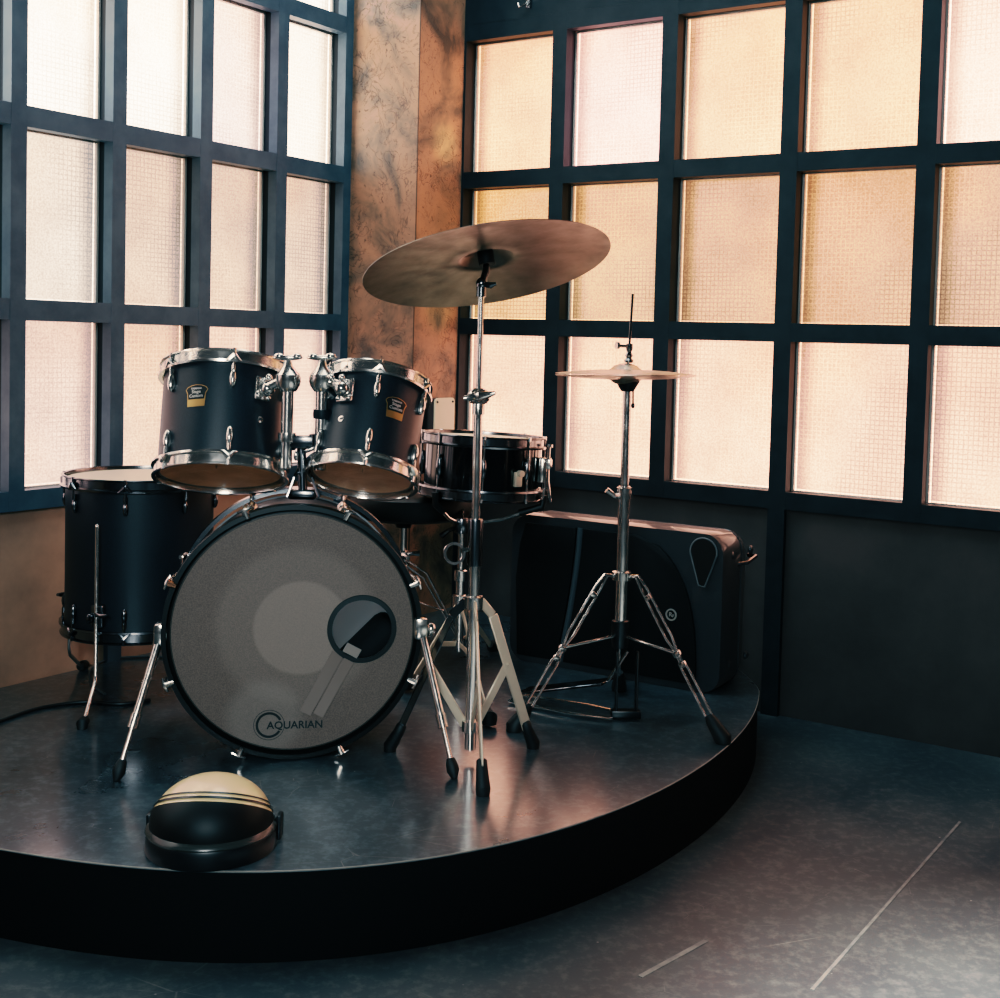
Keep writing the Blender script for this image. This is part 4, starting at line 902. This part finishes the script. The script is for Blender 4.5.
# dome as an ellipsoid cut by a slanting plane: cream glass behind, black hood before, two ribs along the cut
def dome(keep_back, off, r, h, z0):
    bm = new(); prof = [(r * math.cos(PI / 2 * k / 24), z0 + h * math.sin(PI / 2 * k / 24)) for k in range(25)]; prof[-1] = (0, z0 + h)
    lathe(bm, prof, None, 96)
    n = V((0, .52, .854)); p0 = V((0, 0, z0)) + n * off
    bmesh.ops.bisect_plane(bm, geom=bm.verts[:] + bm.edges[:] + bm.faces[:], plane_co=p0, plane_no=n, clear_outer=not keep_back, clear_inner=keep_back)
    return bm
dr2, dh = dr_ * .94, .088
cut = .032
obj('glass_dome', dome(True, cut - .004, dr2 - .002, dh - .002, .044), LENS, lamp, Md)
def band(o0, o1, r, h, z0):
    bm = dome(True, o0, r, h, z0); n = V((0, .52, .854)); p0 = V((0, 0, z0)) + n * o1
    bmesh.ops.bisect_plane(bm, geom=bm.verts[:] + bm.edges[:] + bm.faces[:], plane_co=p0, plane_no=n, clear_outer=True, clear_inner=False); return bm
obj('hood', dome(False, cut - .014, dr2, dh, .044), mat('hood_black', rgb(9, 10, 12), .5, spec=.3), lamp, Md, label='black hood over the front half of the dome')
obj('rib', band(cut - .014, cut - .008, dr2 - .001, dh - .001, .044), LENS, lamp, Md)
obj('rib', band(cut - .008, cut - .0035, dr2 + .001, dh + .001, .044), BLACK, lamp, Md)
obj('rib', band(cut + .002, cut + .0055, dr2 - .0005, dh - .0005, .044), BLACK, lamp, Md)

# ------------------------------------------------------------------ box with cream cover on the pillar
zc_ = onplane(446, 415, W(B_, 0, 0), DR)
jb_t0 = 0.095
zt1 = at(446, 398, 4.33).z; zt0 = zt1 - .15
jb = thing('junction_box', W(B_, .13, zt0), 'black wall box with a cream cover plate on the pillar above the snare', 'box')
# faces the camera side: black body with its cream cover
p1 = at(440, 415, 4.28); fdir = (RX * .35 - RF).normalized(); fdir.z = 0; fdir.normalize()
Mj = frame(V((p1.x, p1.y, (zt0 + zt1) / 2)) - fdir * .03, V((0, 0, 1)), V((-fdir.y, fdir.x, 0)))
bm = new(); wbox(bm, B_ + .0005, B_ + .06, .10, .20, zt0, zt1); obj('body', bm, BLACK, jb)
bm = new(); 
tmp = bmesh.new(); wbox(tmp, B_ + .0605, B_ + .066, .097, .203, zt0 - .003, zt1 + .003); bmesh.ops.bevel(tmp, geom=[e for e in tmp.edges if abs((e.verts[0].co - e.verts[1].co).normalized().dot(DR)) > .9], offset=.014, segments=4, profile=.5, affect='EDGES'); merge(bm, tmp); cv = obj('cover_plate', bm, CREAM, jb)
for tt in (.108, .192):
    for z_ in (zt0 + .01, zt1 - .01):
        bm = new(); lathe(bm, [(0, 0), (.004, 0), (.0035, .0025), (0, .003)], frame(W(B_ + .066, tt, z_), DR), 10); obj('screw', bm, INNER, cv)

# ------------------------------------------------------------------ cables on the stage
def spline(pts, n=8):
    out = []; P_ = [pts[0]] + pts + [pts[-1]]
    for i in range(1, len(P_) - 2):
        for k in range(n):
            t = k / n; a, b, c, d = P_[i - 1], P_[i], P_[i + 1], P_[i + 2]
            out.append(.5 * ((2 * b) + (c - a) * t + (2 * a - 5 * b + 4 * c - d) * t * t + (3 * b - a - 3 * c + d) * t ** 3))
    return out + [pts[-1]]
bm = new(); tube(bm, spline([onz(x, y, ZS + .004) for x, y in ((-60, 742), (0, 721), (40, 708), (85, 702), (120, 704), (150, 700))]), .004, 8)
tag(obj('cable', bm, CABLED), 'black cable lying across the left of the stage', 'cable')
bm = new(); tube(bm, spline([onz(x, y, ZS + .004) for x, y in ((105, 694), (93, 685), (90, 674), (97, 664), (112, 659), (135, 657), (160, 657), (185, 659))]), .0035, 8)
tag(obj('cable', bm, CABLE), 'grey cable looped on the stage under the floor tom', 'cable')

# ------------------------------------------------------------------ light
w = bpy.data.worlds.new('room_light'); bpy.context.scene.world = w; w.use_nodes = True
bg = w.node_tree.nodes['Background']; bg.inputs['Color'].default_value = (0.6, 0.75, 0.85, 1); bg.inputs['Strength'].default_value = 0.3
def area(name, loc, target, size, power, col):
    l = bpy.data.lights.new(name, 'AREA'); l.shape = 'RECTANGLE'; l.size, l.size_y = size; l.energy = power; l.color = col
    o = bpy.data.objects.new(name, l); C.objects.link(o); o.location = loc
    o.rotation_euler = (V(target) - V(loc)).to_track_quat('-Z', 'Y').to_euler(); return o
sc = bpy.context.scene
sc.view_settings.view_transform = 'Filmic'
sc.view_settings.look = 'High Contrast'
sc.view_settings.exposure = 0.0
def spot(name, loc, target, power, deg, blend, col):
    l = bpy.data.lights.new(name, 'SPOT'); l.energy = power; l.color = col; l.spot_size = math.radians(deg); l.spot_blend = blend; l.shadow_soft_size = .2; l.shadow_soft_size = 0.03
    o = bpy.data.objects.new(name, l); C.objects.link(o); o.location = loc; o.rotation_euler = (V(target) - V(loc)).to_track_quat('-Z', 'Y').to_euler(); return o
spot('floor_fill_spot', W(3.6, 3.0, 2.9), W(2.95, 1.88, 0), 4800, 34, 1.0, (1, .97, .88))  # unseen spot added to brighten the near right floor
area('overhead_fill', W(.95, .95, 3.0), W(1.0, 1.05, 0), (1.3, 1.3), 30, (.85, .97, 1.0))  # added soft fill under the closed ceiling, for stage and floor
area('rear_fill', W(3.4, 5.15, 1.9), W(0.9, 1.0, .7), (1.5, 1.2), 75, (.9, .98, 1.0))  # added fill behind the camera; no window is built there
ks = spot('kit_fill_spot', W(3.3, 5.0, 2.3), W(0.95, 1.45, .55), 270, 24, 1.0, (.97, 1.0, 1.0)); ks.data.shadow_soft_size = .3  # unseen spot added to lift the bass drum front
spot('low_sun_beam', W(2.6, .62, 1.95), W(B_, .10, 1.74), 240, 3.4, 0.7, (1, .76, .40))
spot('low_sun_beam_second', W(2.4, .50, 1.5), W(B_, .11, 1.18), 110, 4.6, 0.8, (1, .74, .40))
# darkroom look of the picture: shadows drift to teal, highlights stay warm
vs = sc.view_settings; vs.use_curve_mapping = True; cm = vs.curve_mapping; cm.extend = 'EXTRAPOLATED'
for i, pts in enumerate((((0, 0), (.03, .018), (.1, .087), (.35, .345), (1, 1)), ((0, 0), (.03, .031), (.1, .101), (.35, .35), (1, .75)), ((0, 0), (.03, .035), (.1, .108), (.35, .345), (1, .60)))):
    c = cm.curves[i]
    c.points[0].location = pts[0]; c.points[1].location = pts[-1]
    for p in pts[1:-1]: c.points.new(*p)
    for p in c.points: p.handle_type = 'VECTOR'
cm.update()
